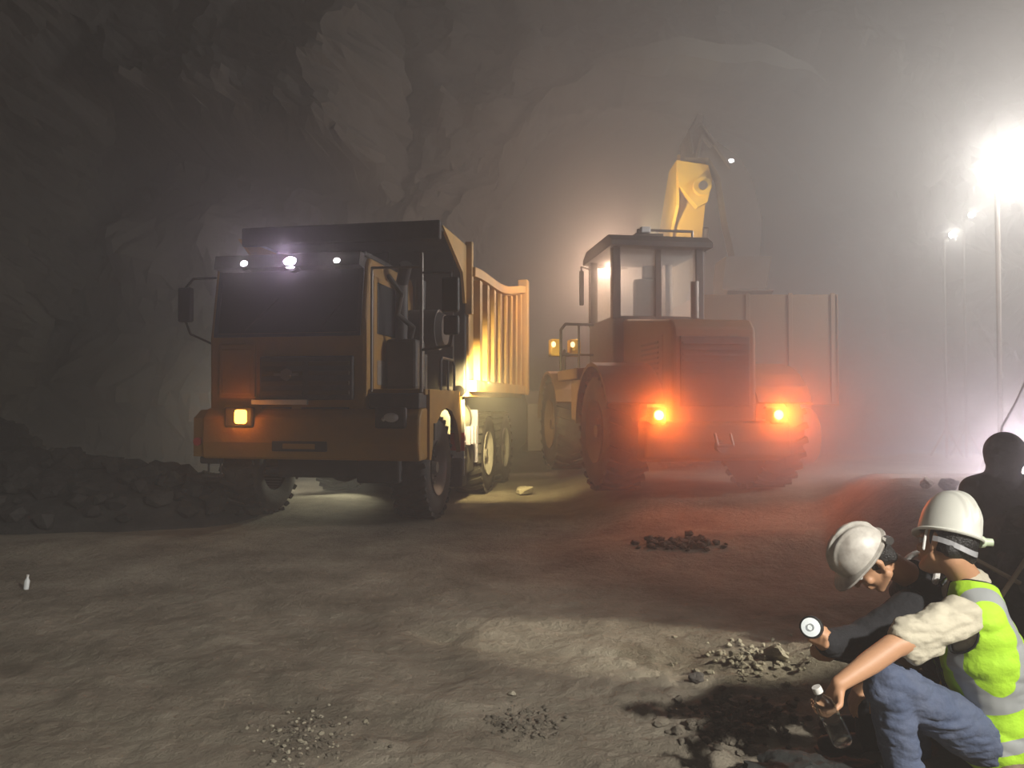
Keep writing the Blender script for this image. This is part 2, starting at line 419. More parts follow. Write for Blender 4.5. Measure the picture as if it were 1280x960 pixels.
# roof lamps
for i, (x, r, c, e, pw) in enumerate(((-0.86, 0.05, (1, 0.9, 1), 30, 6), (-0.27, 0.085, (0.86, 0.70, 1.0), 45, 26), (0.32, 0.045, (1, 0.93, 0.98), 22, 3))):
    mb = MB(); mb.cyl((x, -0.03, 3.13), (x, 0.09, 3.13), r + 0.02, seg=24); h = mb.build('roof_lamp', DARKP, T, True)
    mb = MB(); mb.ball((x, -0.035, 3.13), (r, 0.025, r * 0.8)); mb.build('lens', lamp_mat('roof_lens_%d' % i, c, e), h, True)
    light('roof_lamp_light', 'SPOT', (x, -0.10, 3.13), pw * 1.0, c, 0.04, (x + 0.2, -5, 2.4), 120, 1.0, parent=T)
# lower front: door side panels, recessed grille, bars
mb = MB(); mb.box(-0.66, 0.52, -0.035, 0.05, 1.50, 2.02, 0.02); g = mb.build('grille', DARKP, T)
mb = MB()
for k in range(4):
    z = 1.56 + k * 0.115
    mb.box(-0.62, -0.10, -0.055, -0.03, z, z + 0.05, 0.008); mb.box(-0.03, 0.48, -0.055, -0.03, z, z + 0.05, 0.008)
mb.build('grille_slat', mat('brown_slat', (0.07, 0.05, 0.03), 0.7), g)
mb = MB(); mb.cyl((-0.30, -0.05, 1.80), (-0.30, -0.075, 1.80), 0.075, seg=6)
for q in (-1, 1): mb.box(-0.30 + q * 0.10 - 0.05, -0.30 + q * 0.10 + 0.05, -0.07, -0.05, 1.785, 1.815)
mb.build('emblem', STEEL, g)
mb = MB(); mb.ball((-0.235, -0.08, 1.79), 0.018, 2); mb.build('emblem_glint', CHROME, g, True)
mb = MB(); mb.box(-0.74, -0.03, -0.075, -0.03, 1.445, 1.505, 0.008); mb.build('name_plate', WHITE, T)
for x0, x1 in ((-0.62, -0.26), (-0.12, 0.46)):
    mb = MB(); mb.box(x0, x1, -0.04, 0.0, 1.395, 1.415); mb.box(x0, x1, -0.04, 0.0, 1.325, 1.355); mb.build('air_slot', DARKP, T)
mb = MB(); mb.box(-1.2, -0.72, -0.022, 0.02, 1.52, 2.18, 0.02); mb.box(-1.16, -0.76, -0.03, 0.02, 1.56, 2.12, 0.02); mb.build('service_panel', PAINT, T)
# bumper
mb = MB()
def btaper(v): return v
mb.prism([(-0.09, 0.80), (-0.12, 1.0), (-0.10, 1.30), (0.0, 1.40), (0.25, 1.42), (0.25, 0.80)], -1.36, 1.35, 'x')
bu = mb.build('bumper', PAINT, T); bv = bu.modifiers.new('b', 'BEVEL'); bv.width = 0.03; bv.segments = 2
mb = MB(); mb.box(-0.44, 0.24, -0.135, -0.10, 0.90, 1.02, 0.01); mb.build('number_plate_recess', DARKP, bu)
mb = MB(); mb.box(-0.30, 0.10, -0.145, -0.13, 0.93, 0.99, 0.005); mb.build('bumper_badge', PAINT, bu)
mb = MB(); mb.box(0.72, 1.34, -0.07, 0.3, 1.40, 1.58, 0.02); mb.build('platform_valance', DARKP, T)
for i, (x, lit) in enumerate(((-0.86, True), (1.02, False))):
    mb = MB(); mb.box(x - 0.2, x + 0.18, -0.13, -0.06, 1.17, 1.42, 0.03); h = mb.build('headlamp_housing', DARKP, T)
    if lit:
        mb = MB(); mb.box(x - 0.045, x + 0.10, -0.15, -0.125, 1.22, 1.385, 0.03); mb.build('indicator_lens', lamp_mat('indicator', (1.0, 0.42, 0.05), 9), h)
        light('indicator_light', 'POINT', (x + 0.03, -0.25, 1.3), 3.2, (1, 0.28, 0.03), 0.05, parent=T)
    else:
        mb = MB(); mb.ball((x, -0.13, 1.30), (0.09, 0.03, 0.055)); mb.build('headlamp_lens', LENS_DIM, h, True)
        mb = MB(); mb.ball((x - 0.09, -0.13, 1.28), (0.03, 0.02, 0.03)); mb.build('headlamp_bulb', CHROME, h, True)
# fenders: left flare, right side panel with wheel arch
mb = MB(); mb.prism([(-0.05, 0.82), (-0.05, 1.28), (0.1, 1.38), (0.42, 1.38), (0.42, 0.92), (0.3, 0.82)], -1.5, -1.34, 'x'); mb.build('fender_flare', PAINT, T)
mb = MB(); mb.cyl((-1.43, -0.06, 1.0), (-1.43, -0.09, 1.0), 0.05, seg=16); mb.build('side_marker', mat('red_lens', (0.5, 0.06, 0.05), 0.3), T)
for sx in (-1.35, 1.35):
    mb = MB(); pr = [(0.2, 0.80), (0.2, 1.62), (1.75, 1.62), (1.78, 1.2)]
    for k in range(9):
        a = R(10) + R(160) * k / 8; pr.append((0.98 + 0.72 * math.cos(a), 0.66 + 0.74 * math.sin(a)))
    pr = [(y, z) for y, z in pr if y > 0.195]
    mb.prism(pr, sx - 0.03, sx + 0.03, 'x'); f = mb.build('fender', PAINT, T)
    mb = MB(); mb.box(sx + (0.03 if sx > 0 else -0.045), sx + (0.045 if sx > 0 else -0.03), 0.36, 0.46, 1.02, 1.22); mb.build('fender_slot', DARKP, f)
# hanging step at left
mb = MB(); mb.tube([(-1.36, 0.05, 0.82), (-1.36, 0.05, 0.60), (-1.2, 0.05, 0.60), (-1.2, 0.05, 0.82)], 0.012); mb.box(-1.42, -1.2, -0.02, 0.12, 0.57, 0.60, 0.005); mb.build('hanging_step', DARKP, T)
mb = MB(); mb.box(-1.44, -1.18, -0.02, 0.1, 0.73, 0.82, 0.02); mb.build('step_bracket', DARKP, T)
# platform right of the cab
mb = MB(); mb.box(0.66, 1.36, 0.1, 1.8, 1.56, 1.63, 0.01); mb.build('platform', PAINT, T)
mb = MB()
mb.tube([(1.32, 0.06, 1.6), (1.32, 0.06, 3.2)], 0.022); mb.tube([(0.72, 0.04, 1.6), (0.72, 0.04, 3.05), (1.32, 0.06, 3.05)], 0.016)
mb.build('platform_post', STEEL, T)
mb = MB(); mb.tube([(1.36, 0.75, 1.62), (1.36, 0.75, 1.98), (1.36, 0.8, 2.03), (1.36, 1.35, 2.03), (1.36, 1.42, 1.96), (1.36, 1.42, 1.62)], 0.018); mb.tube([(1.36, 1.1, 1.62), (1.36, 1.1, 2.03)], 0.014); mb.build('hand_rail', DARKP, T)
mb = MB()
mb.cyl((0.82, 1.2, 2.42), (1.22, 1.2, 2.42), 0.27, seg=28); mb.cyl((1.22, 1.2, 2.42), (1.30, 1.2, 2.42), 0.24, 0.2, seg=28); mb.cyl((0.95, 1.2, 2.1), (0.95, 1.2, 1.63), 0.1)
mb.cyl((0.9, 1.35, 2.6), (0.9, 1.4, 3.1), 0.07)
mb.build('air_filter', DARKP, T, True)
mb = MB()
mb.box(0.72, 1.12, 0.5, 0.9, 1.63, 2.25, 0.04); mb.cyl((0.8, 0.9, 2.2), (0.8, 0.9, 3.0), 0.08); mb.cyl((0.8, 0.9, 3.0), (0.92, 0.7, 3.2), 0.08)
mb.build('hydraulic_tank', DARKP, T)
mb = MB(); mb.tube([(0.82, 0.35, 3.0), (0.95, 0.45, 2.8), (0.88, 0.5, 2.55), (1.05, 0.6, 2.4), (0.98, 0.7, 2.25)], 0.03); mb.build('hose', RUBBER, T)
# cab door facing the platform
mb = MB(); mb.box(0.655, 0.69, 0.2, 1.1, 1.6, 3.0, 0.015); d = mb.build('cab_door', PAINT, T)
mb = MB(); mb.box(0.69, 0.70, 0.3, 1.0, 2.3, 2.92, 0.01); mb.build('door_window', GLASS, d)
mb = MB(); mb.box(0.69, 0.72, 0.95, 1.05, 2.1, 2.14, 0.005); mb.build('door_handle', CHROME, d)
mb = MB(); mb.box(0.69, 0.70, 0.3, 1.0, 1.68, 1.98, 0.01); mb.build('lower_window', CLEAR, d)
# mirrors
mb = MB(); mb.box(-1.69, -1.51, -0.12, -0.04, 2.44, 2.86, 0.025); m1 = mb.build('mirror', MIRR, T)
mb = MB(); mb.tube([(-1.32, 0.1, 3.0), (-1.52, -0.05, 2.97), (-1.6, -0.08, 2.86)], 0.014); mb.build('mirror_arm', DARKP, m1); mb = MB(); mb.tube([(-1.6, -0.08, 2.45), (-1.56, -0.04, 2.3), (-1.32, 0.05, 2.18)], 0.014); mb.build('mirror_arm', DARKP, m1)
mb = MB(); mb.box(1.60, 1.80, -0.10, -0.02, 2.50, 2.90, 0.025); m2 = mb.build('mirror', MIRR, T)
mb = MB(); mb.box(1.62, 1.80, -0.10, -0.02, 2.24, 2.46, 0.025); m3 = mb.build('small_mirror', MIRR, T)
mb = MB(); mb.tube([(1.32, 0.06, 2.98), (1.7, -0.04, 2.95), (1.7, -0.05, 2.9)], 0.013); mb.build('mirror_arm', DARKP, m2); mb = MB(); mb.tube([(1.72, -0.05, 2.26), (1.7, -0.04, 2.12), (1.32, 0.06, 2.08)], 0.018); mb.build('mirror_arm', DARKP, m2)
# bed
mb = MB()
def side_top(y): return 3.36 + (y - 1.95) / 4.65 * 0.42 + 0.06 * math.cos((y - 1.95) * 1.4) - 0.05
for sx in (-1.43, 1.37):
    pr = [(1.95, 1.62), (6.6, 1.72)] + [(6.6 - 4.65 * k / 12, side_top(6.6 - 4.65 * k / 12)) for k in range(13)]
    mb.prism(pr, sx, sx + 0.06, 'x')
mb.box(-1.43, 1.43, 1.95, 6.6, 1.55, 1.66)
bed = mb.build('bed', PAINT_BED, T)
for k in range(9):
    y = 2.25 + k * 0.52
    for sx in (1.43, -1.53):
        mb = MB(); mb.prism([(y, 1.78), (y + 0.16, 1.78), (y + 0.16, side_top(y) - 0.16), (y, side_top(y) - 0.16)], sx, sx + 0.10, 'x'); mb.build('side_rib', PAINT_BED, bed)
mb = MB()
for sx in (1.42, -1.54):
    pr = [(1.9 + 4.75 * k / 12, side_top(1.9 + 4.75 * k / 12)) for k in range(13)]; pr += [(y, z - 0.13) for y, z in pr[::-1]]
    mb.prism(pr, sx, sx + 0.12, 'x')
    mb.box(sx, sx + 0.12, 1.95, 6.65, 1.62, 1.78)
mb.build('top_rail', PAINT_BED, bed)
for sx in (-1.58, 1.38): mb = MB(); mb.box(sx, sx + 0.2, 6.42, 6.66, 1.6, 3.92, 0.02); mb.build('rear_post', PAINT_BED, bed)
mb = MB(); mb.box(-1.4, 1.4, 6.55, 6.64, 1.7, 3.3, 0.02); mb.build('tailgate', PAINT_BED, bed)
mb = MB(); mb.box(-1.46, 1.40, 1.88, 1.98, 1.6, 3.70, 0.02); mb.box(-1.25, 1.40, 0.62, 1.95, 3.60, 3.70, 0.02); mb.box(-1.25, 1.40, 0.56, 0.64, 3.48, 3.72, 0.02)
for k in range(6): x = -1.2 + k * 0.47; mb.box(x, x + 0.09, 1.80, 1.9, 1.7, 3.6)
mb.build('headboard', DARKP, T)
GP = [(0.62, 3.66), (1.95, 3.66), (1.95, 2.85), (1.80, 2.85), (1.65, 3.25)]
mb = MB(); mb.prism(GP, 1.38, 1.42, 'x'); mb.box(1.40, 1.50, 1.86, 1.96, 2.7, 3.72, 0.01); mb.build('headboard_gusset', PAINT_BED, T)
mb = MB(); mb.prism([(0.9, 3.66)] + GP[1:], -1.5, -1.46, 'x'); mb.build('headboard_gusset', PAINT_BED, T)
# load of rubble in the bed
mb = MB()
rnd = random.Random(3)
for k in range(60): mb.rock((rnd.uniform(-1.2, 1.2), rnd.uniform(2.2, 6.3), rnd.uniform(2.9, 3.25)), rnd.uniform(0.16, 0.34), k)
ld = mb.build('rock_load', M_RUBBLE); ld.location = T.location; ld.rotation_euler = T.rotation_euler
tag(ld, 'heap of broken rock loaded in the bed of the orange dump truck', 'rubble', kind='stuff')
# chassis
mb = MB()
for sx in (-0.5, 0.42): mb.box(sx, sx + 0.1, 0.2, 6.4, 0.95, 1.25)
for y in (0.98, 3.6, 5.1): mb.cyl((-1.0, y, 0.64), (1.0, y, 0.64), 0.10); mb.ball((0, y, 0.64), (0.24, 0.22, 0.22), 2)
mb.box(-0.6, 0.6, 0.3, 0.6, 0.55, 0.95, 0.03); mb.box(-0.4, 0.4, 0.6, 1.6, 0.72, 1.4, 0.05)
mb.box(0.45, 1.0, 0.25, 0.4, 0.5, 0.8, 0.03)
mb.cyl((-0.75, 0.35, 0.62), (0.75, 0.35, 0.62), 0.045)
mb.build('chassis', DARKP, T)
for c, s in (((-1.17, 0.98, 0.64), -1), ((1.06, 0.98, 0.64), 1)): wheel(T, c, 0.64, 0.46, s)
for y in (3.6, 5.1):
    for s in (-1, 1): wheel(T, (s * 1.14, y, 0.64), 0.64, 0.50, s, rim_m=mat('pale_rim', (0.5, 0.47, 0.42), 0.5, 0.1, 0.4))
# tank, tool box, marker flap on the right
mb = MB(); mb.cyl((0.98, 2.05, 1.22), (0.98, 2.85, 1.22), 0.30, seg=28); ft = mb.build('fuel_tank', mat('pale_tank', (0.5, 0.5, 0.42), 0.45, 0.2, 0.4), T, True)
for y in (2.2, 2.7): mb = MB(); mb.cyl((0.98, y, 1.22), (0.98, y + 0.05, 1.22), 0.31, seg=28); mb.build('tank_strap', DARKP, ft)
mb = MB(); mb.box(0.75, 1.32, 1.95, 2.75, 0.42, 0.86, 0.03); mb.box(1.2, 1.4, 1.7, 2.0, 0.3, 0.7, 0.03); mb.build('tool_box', DARKP, T)
for z0, z1, mm in ((1.05, 1.5, WHITE), (0.8, 1.05, RED), (0.46, 0.8, WHITE)):
    mb = MB(); mb.box(1.22, 1.42, 1.74, 1.77, z0, z1, 0.004); p = mb.build('mud_flap', mm, T)
    if mm is RED: p['label'] = 'red band of the mud flap'
mb = MB(); mb.box(0.9, 1.35, 2.9, 2.94, 0.55, 1.35); mb.box(1.1, 1.3, 2.3, 2.34, 0.9, 1.15)
for k in range(3): mb.box(1.36, 1.42, 2.1 + k * 0.2, 2.16 + k * 0.2, 0.86, 1.12)
mb.build('battery_guard', mat('lilac_grey_metal', (0.42, 0.40, 0.5), 0.4, 0.5), T)
mb = MB(); mb.cyl((1.36, 1.66, 1.62), (1.36, 1.72, 1.62), 0.08, seg=16); wl = mb.build('work_lamp', DARKP, T)
mb = MB(); mb.ball((1.36, 1.73, 1.62), (0.06, 0.03, 0.06)); mb.build('lens', lamp_mat('work_lens', (1, 0.85, 0.45), 20), wl, True)

# ------------------------------------------------------------------ wheel loader
LZ = 0.27
LD = thing('wheel_loader', 'hazy yellow wheel loader seen from behind with two glowing orange tail lights', 'wheel loader', (2.61, 9.5, LZ), R(8.4))
mb = MB()
mb.prism([(0.0, 0.80), (0.0, 2.16), (0.12, 2.28), (2.2, 2.50), (2.2, 0.95)], -0.57, 0.57, 'x')
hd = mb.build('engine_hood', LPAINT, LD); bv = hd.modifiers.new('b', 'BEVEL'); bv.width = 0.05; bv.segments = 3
mb = MB(); mb.box(-0.47, 0.47, -0.02, 0.03, 1.15, 2.05, 0.01); gr = mb.build('radiator_grille', DARKP, LD)
mb = MB()
for k in range(11): z = 1.2 + k * 0.075; mb.box(-0.44, 0.44, -0.035, -0.015, z, z + 0.03)
mb.build('grille_slat', DARKP, gr)
for s in (-1, 1):
    mb = MB(); mb.box(s * 0.57 - 0.01, s * 0.57 + 0.01, 0.35, 1.8, 1.4, 2.1, 0.005); sd = mb.build('side_cover', LPAINT, LD)
    mb = MB()
    for k in range(8): mb.box(s * 0.58 - 0.012, s * 0.58 + 0.012, 0.5, 1.2, 1.5 + k * 0.07, 1.53 + k * 0.07)
    mb.build('louvre', DARKP, sd)
mb = MB(); mb.prism([(-0.12, 0.50), (-0.14, 0.7), (-0.1, 0.95), (0.75, 1.0), (0.75, 0.50), (0.1, 0.44)], -0.98, 0.98, 'x')
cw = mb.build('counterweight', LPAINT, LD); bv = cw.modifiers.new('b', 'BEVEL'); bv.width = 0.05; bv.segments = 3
mb = MB(); mb.cyl((0, -0.13, 0.65), (0, -0.22, 0.65), 0.08); mb.tube([(-0.1, -0.22, 0.8), (-0.1, -0.3, 0.66), (0.1, -0.3, 0.66), (0.1, -0.22, 0.8)], 0.02); mb.build('tow_pin', STEEL, cw)
for s in (-1, 1):
    mb = MB(); mb.box(s * 0.8 - 0.1, s * 0.8 + 0.1, -0.13, 0.06, 0.92, 1.14, 0.03); tl = mb.build('tail_lamp', DARKP, LD)
    mb = MB(); mb.ball((s * 0.8, -0.135, 1.04), (0.06, 0.035, 0.06)); mb.build('lens', lamp_mat('tail_lens', (1.0, 0.62, 0.12), 14), tl, True)
    light('tail_lamp_light', 'SPOT', (s * 0.8, -0.2, 1.04), 190, (1.0, 0.14, 0.012), 0.04, (s * 0.8, -5, 1.04), 170, 1.0, parent=LD)
# fenders
for s in (-1, 1):
    for yc in (0.95, 4.1):
        mb = MB(); pr = []
        for k in range(11): a = R(5 + 150 * k / 10); pr.append((yc + 0.95 * math.cos(a), 0.8 + 0.95 * math.sin(a)))
        pr += [(yc + 0.90 * math.cos(a), 0.8 + 0.90 * math.sin(a)) for a in [R(155 - 150 * k / 10) for k in range(11)]]
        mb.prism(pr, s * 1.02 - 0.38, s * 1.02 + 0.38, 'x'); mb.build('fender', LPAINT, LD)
for s in (-1, 1):
    for y in (0.95, 4.1): wheel(LD, (s * 1.08, y, 0.8), 0.80, 0.58, s, rim_m=LPAINT)
mb = MB(); mb.box(-0.4, 0.4, 0.3, 3.0, 0.6, 1.1, 0.05)
for y in (0.95, 4.1): mb.cyl((-0.9, y, 0.8), (0.9, y, 0.8), 0.16)
mb.box(-0.35, 0.35, 3.2, 4.9, 0.7, 1.6, 0.05); mb.build('chassis', LPAINT, LD)
# side platforms with rail
for s in (-1, 1):
    mb = MB(); mb.box(s * 1.05 - 0.32, s * 1.05 + 0.32, 1.9, 3.3, 1.55, 1.72, 0.02); mb.box(s * 1.05 - 0.2, s * 1.05 + 0.3, 2.0, 2.8, 0.9, 1.55, 0.03); mb.build('side_platform', LPAINT, LD)
mb = MB(); mb.tube([(-1.32, 3.25, 1.7), (-1.32, 3.25, 2.42), (-1.24, 3.25, 2.52), (-0.72, 3.3, 2.52)], 0.025); mb.tube([(-1.0, 3.28, 2.52), (-1.0, 3.28, 1.72)], 0.02); mb.tube([(-1.32, 3.25, 2.0), (-0.75, 3.3, 2.0)], 0.018); mb.build('hand_rail', DARKP, LD)
# cab
mb = MB()
mb.box(-0.74, 0.74, 2.1, 3.6, 1.7, 2.55, 0.04)
cabL = mb.build('cab', DARKP, LD)
for x, y in ((-0.68, 2.16), (0.68, 2.16), (-0.68, 3.54), (0.68, 3.54)):
    mb = MB(); mb.box(x - 0.07, x + 0.07, y - 0.07, y + 0.07, 2.5, 3.66, 0.02); mb.build('cab_pillar', DARKP, cabL)
mb = MB(); mb.box(-0.05, 0.05, 2.10, 2.18, 2.5, 3.6, 0.01); mb.build('rear_mullion', DARKP, cabL)
mb = MB(); mb.prism([(1.95, 3.62), (1.95, 3.70), (2.15, 3.82), (3.55, 3.82), (3.8, 3.70), (3.8, 3.62)], -0.80, 0.84, 'x'); rf = mb.build('cab_roof', DARKP, LD)
mb = MB(); mb.tube([(-0.3, 2.2, 3.82), (-0.3, 2.2, 3.92), (0.6, 2.2, 3.92), (0.6, 2.2, 3.82)], 0.022); mb.box(-0.35, 0.1, 2.15, 2.3, 3.80, 3.86); mb.build('roof_rail', STEEL, rf)
mb = MB(); mb.box(-0.28, -0.12, 2.1, 2.2, 3.86, 3.96, 0.02); mb.build('roof_lamp', WHITE, rf)
for nm, bx in (('rear_window', (-0.62, 0.62, 2.12, 2.14, 2.55, 3.6)), ('side_window', (-0.70, -0.68, 2.22, 3.48, 2.55, 3.6)), ('side_window', (0.68, 0.70, 2.22, 3.48, 2.55, 3.6)), ('front_window', (-0.62, 0.62, 3.56, 3.58, 2.55, 3.6))):
    mb = MB(); mb.box(*bx); mb.build(nm, CLEAR, cabL)
mb = MB(); mb.box(-0.28, 0.22, 2.6, 3.05, 2.3, 2.6, 0.05); mb.box(-0.26, 0.2, 2.5, 2.64, 2.5, 3.2, 0.05); mb.box(-0.12, 0.08, 2.5, 2.6, 3.2, 3.42, 0.03); mb.build('seat', mat('cab_seat', (0.05, 0.05, 0.05), 0.8), cabL)
mb = MB(); mb.box(-0.98, -0.90, 3.3, 3.36, 2.85, 3.45, 0.02); mm = mb.build('mirror', MIRR, LD); mb = MB(); mb.tube([(-0.72, 3.5, 3.5), (-0.94, 3.35, 3.52), (-0.94, 3.33, 3.4)], 0.015); mb.build('mirror_arm', DARKP, mm)
# front lamps on the left fender
for x, y in ((-1.32, 3.75), (-0.98, 3.75)):
    mb = MB(); mb.box(x - 0.1, x + 0.1, y - 0.12, y + 0.1, 2.0, 2.3, 0.03); fl = mb.build('front_lamp', EPAINT, LD)
    mb = MB(); mb.ball((x - 0.05, y - 0.13, 2.2), (0.04, 0.02, 0.05)); mb.build('lens', lamp_mat('amber_small', (1, 0.75, 0.4), 2.5), fl, True)
mb = MB(); mb.tube([(-1.15, 3.75, 1.7), (-1.15, 3.75, 2.1)], 0.03); mb.box(-1.42, -0.9, 3.65, 3.85, 2.0, 2.06, 0.01); mb.build('lamp_bracket', DARKP, LD)
for x in (-0.45, -0.05):  # roof lamps added as a fixture for the warm glow light
    mb = MB(); mb.box(x - 0.09, x + 0.09, 3.8, 3.92, 3.60, 3.76, 0.02); fl = mb.build('added_roof_lamp', DARKP, rf)
    mb = MB(); mb.box(x - 0.07, x + 0.07, 3.92, 3.935, 3.62, 3.74, 0.005); mb.build('added_lamp_lens', lamp_mat('amber_small', (1, 0.75, 0.4), 2.5), rf)
# lift arms and bucket in front
for s in (-1, 1):
    mb = MB(); mb.prism([(3.6, 1.9), (3.7, 2.15), (5.0, 1.5), (6.0, 0.7), (5.9, 0.5), (4.9, 1.15)], s * 0.5 - 0.08, s * 0.5 + 0.08, 'x'); mb.build('lift_arm', LPAINT, LD)
mb = MB(); mb.prism([(5.8, 0.2), (6.9, 0.1), (6.95, 0.16), (6.1, 0.35), (5.95, 0.7), (6.05, 1.1), (6.4, 1.35), (6.35, 1.42), (5.85, 1.15)], -1.45, 1.45, 'x'); mb.build('bucket', STEEL, LD)
mb = MB(); mb.cyl((0.35, 1.5, 2.45), (0.35, 1.5, 3.0), 0.06); mb.build('exhaust_pipe', STEEL, LD)

# ------------------------------------------------------------------ second dump truck behind, right
S = thing('dump_truck', 'faint box bodied tipper truck in the haze behind the wheel loader', 'truck', (4.55, 13.0, 0.26), R(0))
mb = MB()
mb.box(-1.25, 1.2, 0.0, 0.08, 1.2, 3.1, 0.02); mb.box(-1.25, -1.17, 0, 4.6, 1.2, 3.1); mb.box(1.12, 1.2, 0, 4.6, 1.2, 3.1); mb.box(-1.25, 1.2, 0, 4.6, 1.15, 1.25)
sb = mb.build('bed', LPAINT, S)
for x in (-1.2, -0.4, 0.35, 1.1):
    mb = MB(); mb.box(x - 0.04, x + 0.04, -0.025, 0.0, 1.2, 3.12, 0.008); mb.build('bed_rib', LPAINT, sb)
mb = MB(); mb.box(-1.1, 1.1, 4.9, 6.6, 0.9, 2.9, 0.1); mb.build('cab', LPAINT, S)
mb = MB(); mb.box(-0.45, 0.45, 0.2, 6.4, 0.75, 1.1); 
for y in (1.2, 2.5, 5.6): mb.cyl((-0.9, y, 0.55), (0.9, y, 0.55), 0.1)
mb.build('chassis', DARKP, S)
for y in (1.2, 2.5, 5.6):
    for s in (-1, 1): wheel(S, (s * 0.98, y, 0.55), 0.55, 0.42, s, lug=False)

# ------------------------------------------------------------------ excavator
E = thing('excavator', 'yellow excavator with lit upright boom rising behind the wheel loader cab', 'excavator', (3.75, 20.0, 0.25), R(0))
for s in (-1, 1):
    mb = MB(); pr = [(-2.0 + 0.42 * math.cos(a), 0.45 + 0.45 * math.sin(a)) for a in [R(90 + 180 * k / 8) for k in range(9)]] + [(2.0 + 0.42 * math.cos(a), 0.45 + 0.45 * math.sin(a)) for a in [R(-90 + 180 * k / 8) for k in range(9)]]
    mb.prism(pr, s * 1.1 - 0.28, s * 1.1 + 0.28, 'x'); tr = mb.build('crawler_track', RUBBER, E)
    mb = MB()
    for k in range(6): mb.cyl((s * 1.1 - 0.3, -1.8 + k * 0.72, 0.4), (s * 1.1 + 0.3, -1.8 + k * 0.72, 0.4), 0.2)
    mb.build('track_roller', STEEL, tr)
mb = MB(); mb.box(-1.0, 1.0, -1.2, 1.2, 0.6, 1.0, 0.05); mb.cyl((0, 0, 0.95), (0, 0, 1.15), 0.7); mb.build('undercarriage', DARKP, E)
mb = MB(); mb.box(-1.4, 1.4, -1.4, 2.2, 1.15, 2.1, 0.08); mb.box(-1.3, 1.3, 1.0, 2.3, 1.15, 2.6, 0.15); mb.build('house', EPAINT, E)
mb = MB(); mb.box(-1.4, -0.45, -1.7, -0.1, 1.2, 2.95, 0.08); ec = mb.build('cab', EPAINT, E)
mb = MB(); mb.box(-1.42, -0.43, -1.55, -0.3, 2.0, 2.85, 0.04); mb.box(-1.3, -0.55, -1.72, -1.6, 1.7, 2.85, 0.02); mb.build('window', GLASS, ec)
# boom: base at the house, knee high up, stick folded down on the right
def beam(mbx, pts, wx):
    """pts: (y,z,half thickness)"""
    up, dn = [], []
    for i, (y, z, h) in enumerate(pts):
        a = pts[max(0, i - 1)]; b = pts[min(len(pts) - 1, i + 1)]; d = Vector((b[0] - a[0], b[1] - a[1])).normalized()
        up.append((y - d.y * h, z + d.x * h)); dn.append((y + d.y * h, z - d.x * h))
    mbx.prism(up + dn[::-1], -wx, wx, 'x')
BO = bpy.data.objects.new('boom_pivot_dummy', None)
bpy.data.objects.remove(BO)
mb = MB(); beam(mb, [(-0.9, 1.9, 0.28), (-2.6, 3.7, 0.40), (-4.1, 5.0, 0.44), (-4.65, 6.0, 0.34), (-4.75, 6.35, 0.22)], 0.27)
bo = mb.build('boom', EPAINT, E)
mb = MB(); mb.prism([(-1.2, 2.2), (-4.3, 4.6), (-5.1, 5.2), (-5.1, 6.1), (-4.4, 6.1), (-1.0, 2.8)], -0.42, -0.36, 'x')
mb.build('boom_side_plate', EPAINT, bo)
mb = MB(); mb.prism([(-0.42, 6.1), (0.22, 6.0), (0.30, 5.7), (0.2, 5.25), (0.0, 5.15), (-0.38, 5.6)], -5.15, -4.95, 'y'); mb.cyl((0.08, -5.25, 5.55), (0.08, -4.9, 5.55), 0.18, seg=24); mb.build('pin_plate', EPAINT, bo)
mb = MB(); mb.cyl((0.08, -5.30, 5.55), (0.08, -5.2, 5.55), 0.09, seg=16); mb.build('pin', STEEL, bo, True)
mb = MB(); mb.cyl((0.36, -1.4, 1.9), (0.36, -3.6, 3.6), 0.11); mb.cyl((0.36, -3.6, 3.6), (0.36, -4.4, 4.9), 0.07); mb.build('boom_cylinder', STEEL, bo, True)
mb = MB(); mb.prism([(-0.28, 6.1), (-0.3, 6.5), (-0.12, 6.75), (-0.02, 7.0), (0.08, 6.95), (0.05, 6.7), (0.25, 6.5), (0.75, 6.15), (1.05, 5.7), (1.25, 4.9), (1.2, 3.9), (0.75, 3.9), (0.55, 4.8), (0.42, 5.7), (0.2, 6.1)], -5.3, -4.9, 'y')
st = mb.build('stick', DARKP, E)
mb = MB(); mb.tube([(-0.15, -5.35, 6.2), (-0.22, -5.4, 6.6), (0.0, -5.4, 6.75), (0.3, -5.35, 6.35), (0.6, -5.35, 5.9)], 0.045); mb.tube([(-0.05, -5.35, 6.1), (0.02, -5.42, 6.5), (0.2, -5.4, 6.3)], 0.04); mb.build('hydraulic_hose', RUBBER, st)
mb = MB(); mb.ball((0.62, -5.36, 6.02), (0.06, 0.04, 0.04)); mb.build('stick_lamp', lamp_mat('stick_lens', (1, 0.95, 0.9), 6), st, True)
mb = MB(); mb.prism([(-5.4, 4.1), (-4.6, 4.1), (-4.4, 3.7), (-4.6, 3.3), (-5.1, 3.2), (-5.5, 3.4), (-5.1, 3.5), (-5.3, 3.9)], 0.5, 1.4, 'x'); mb.build('bucket', STEEL, E)

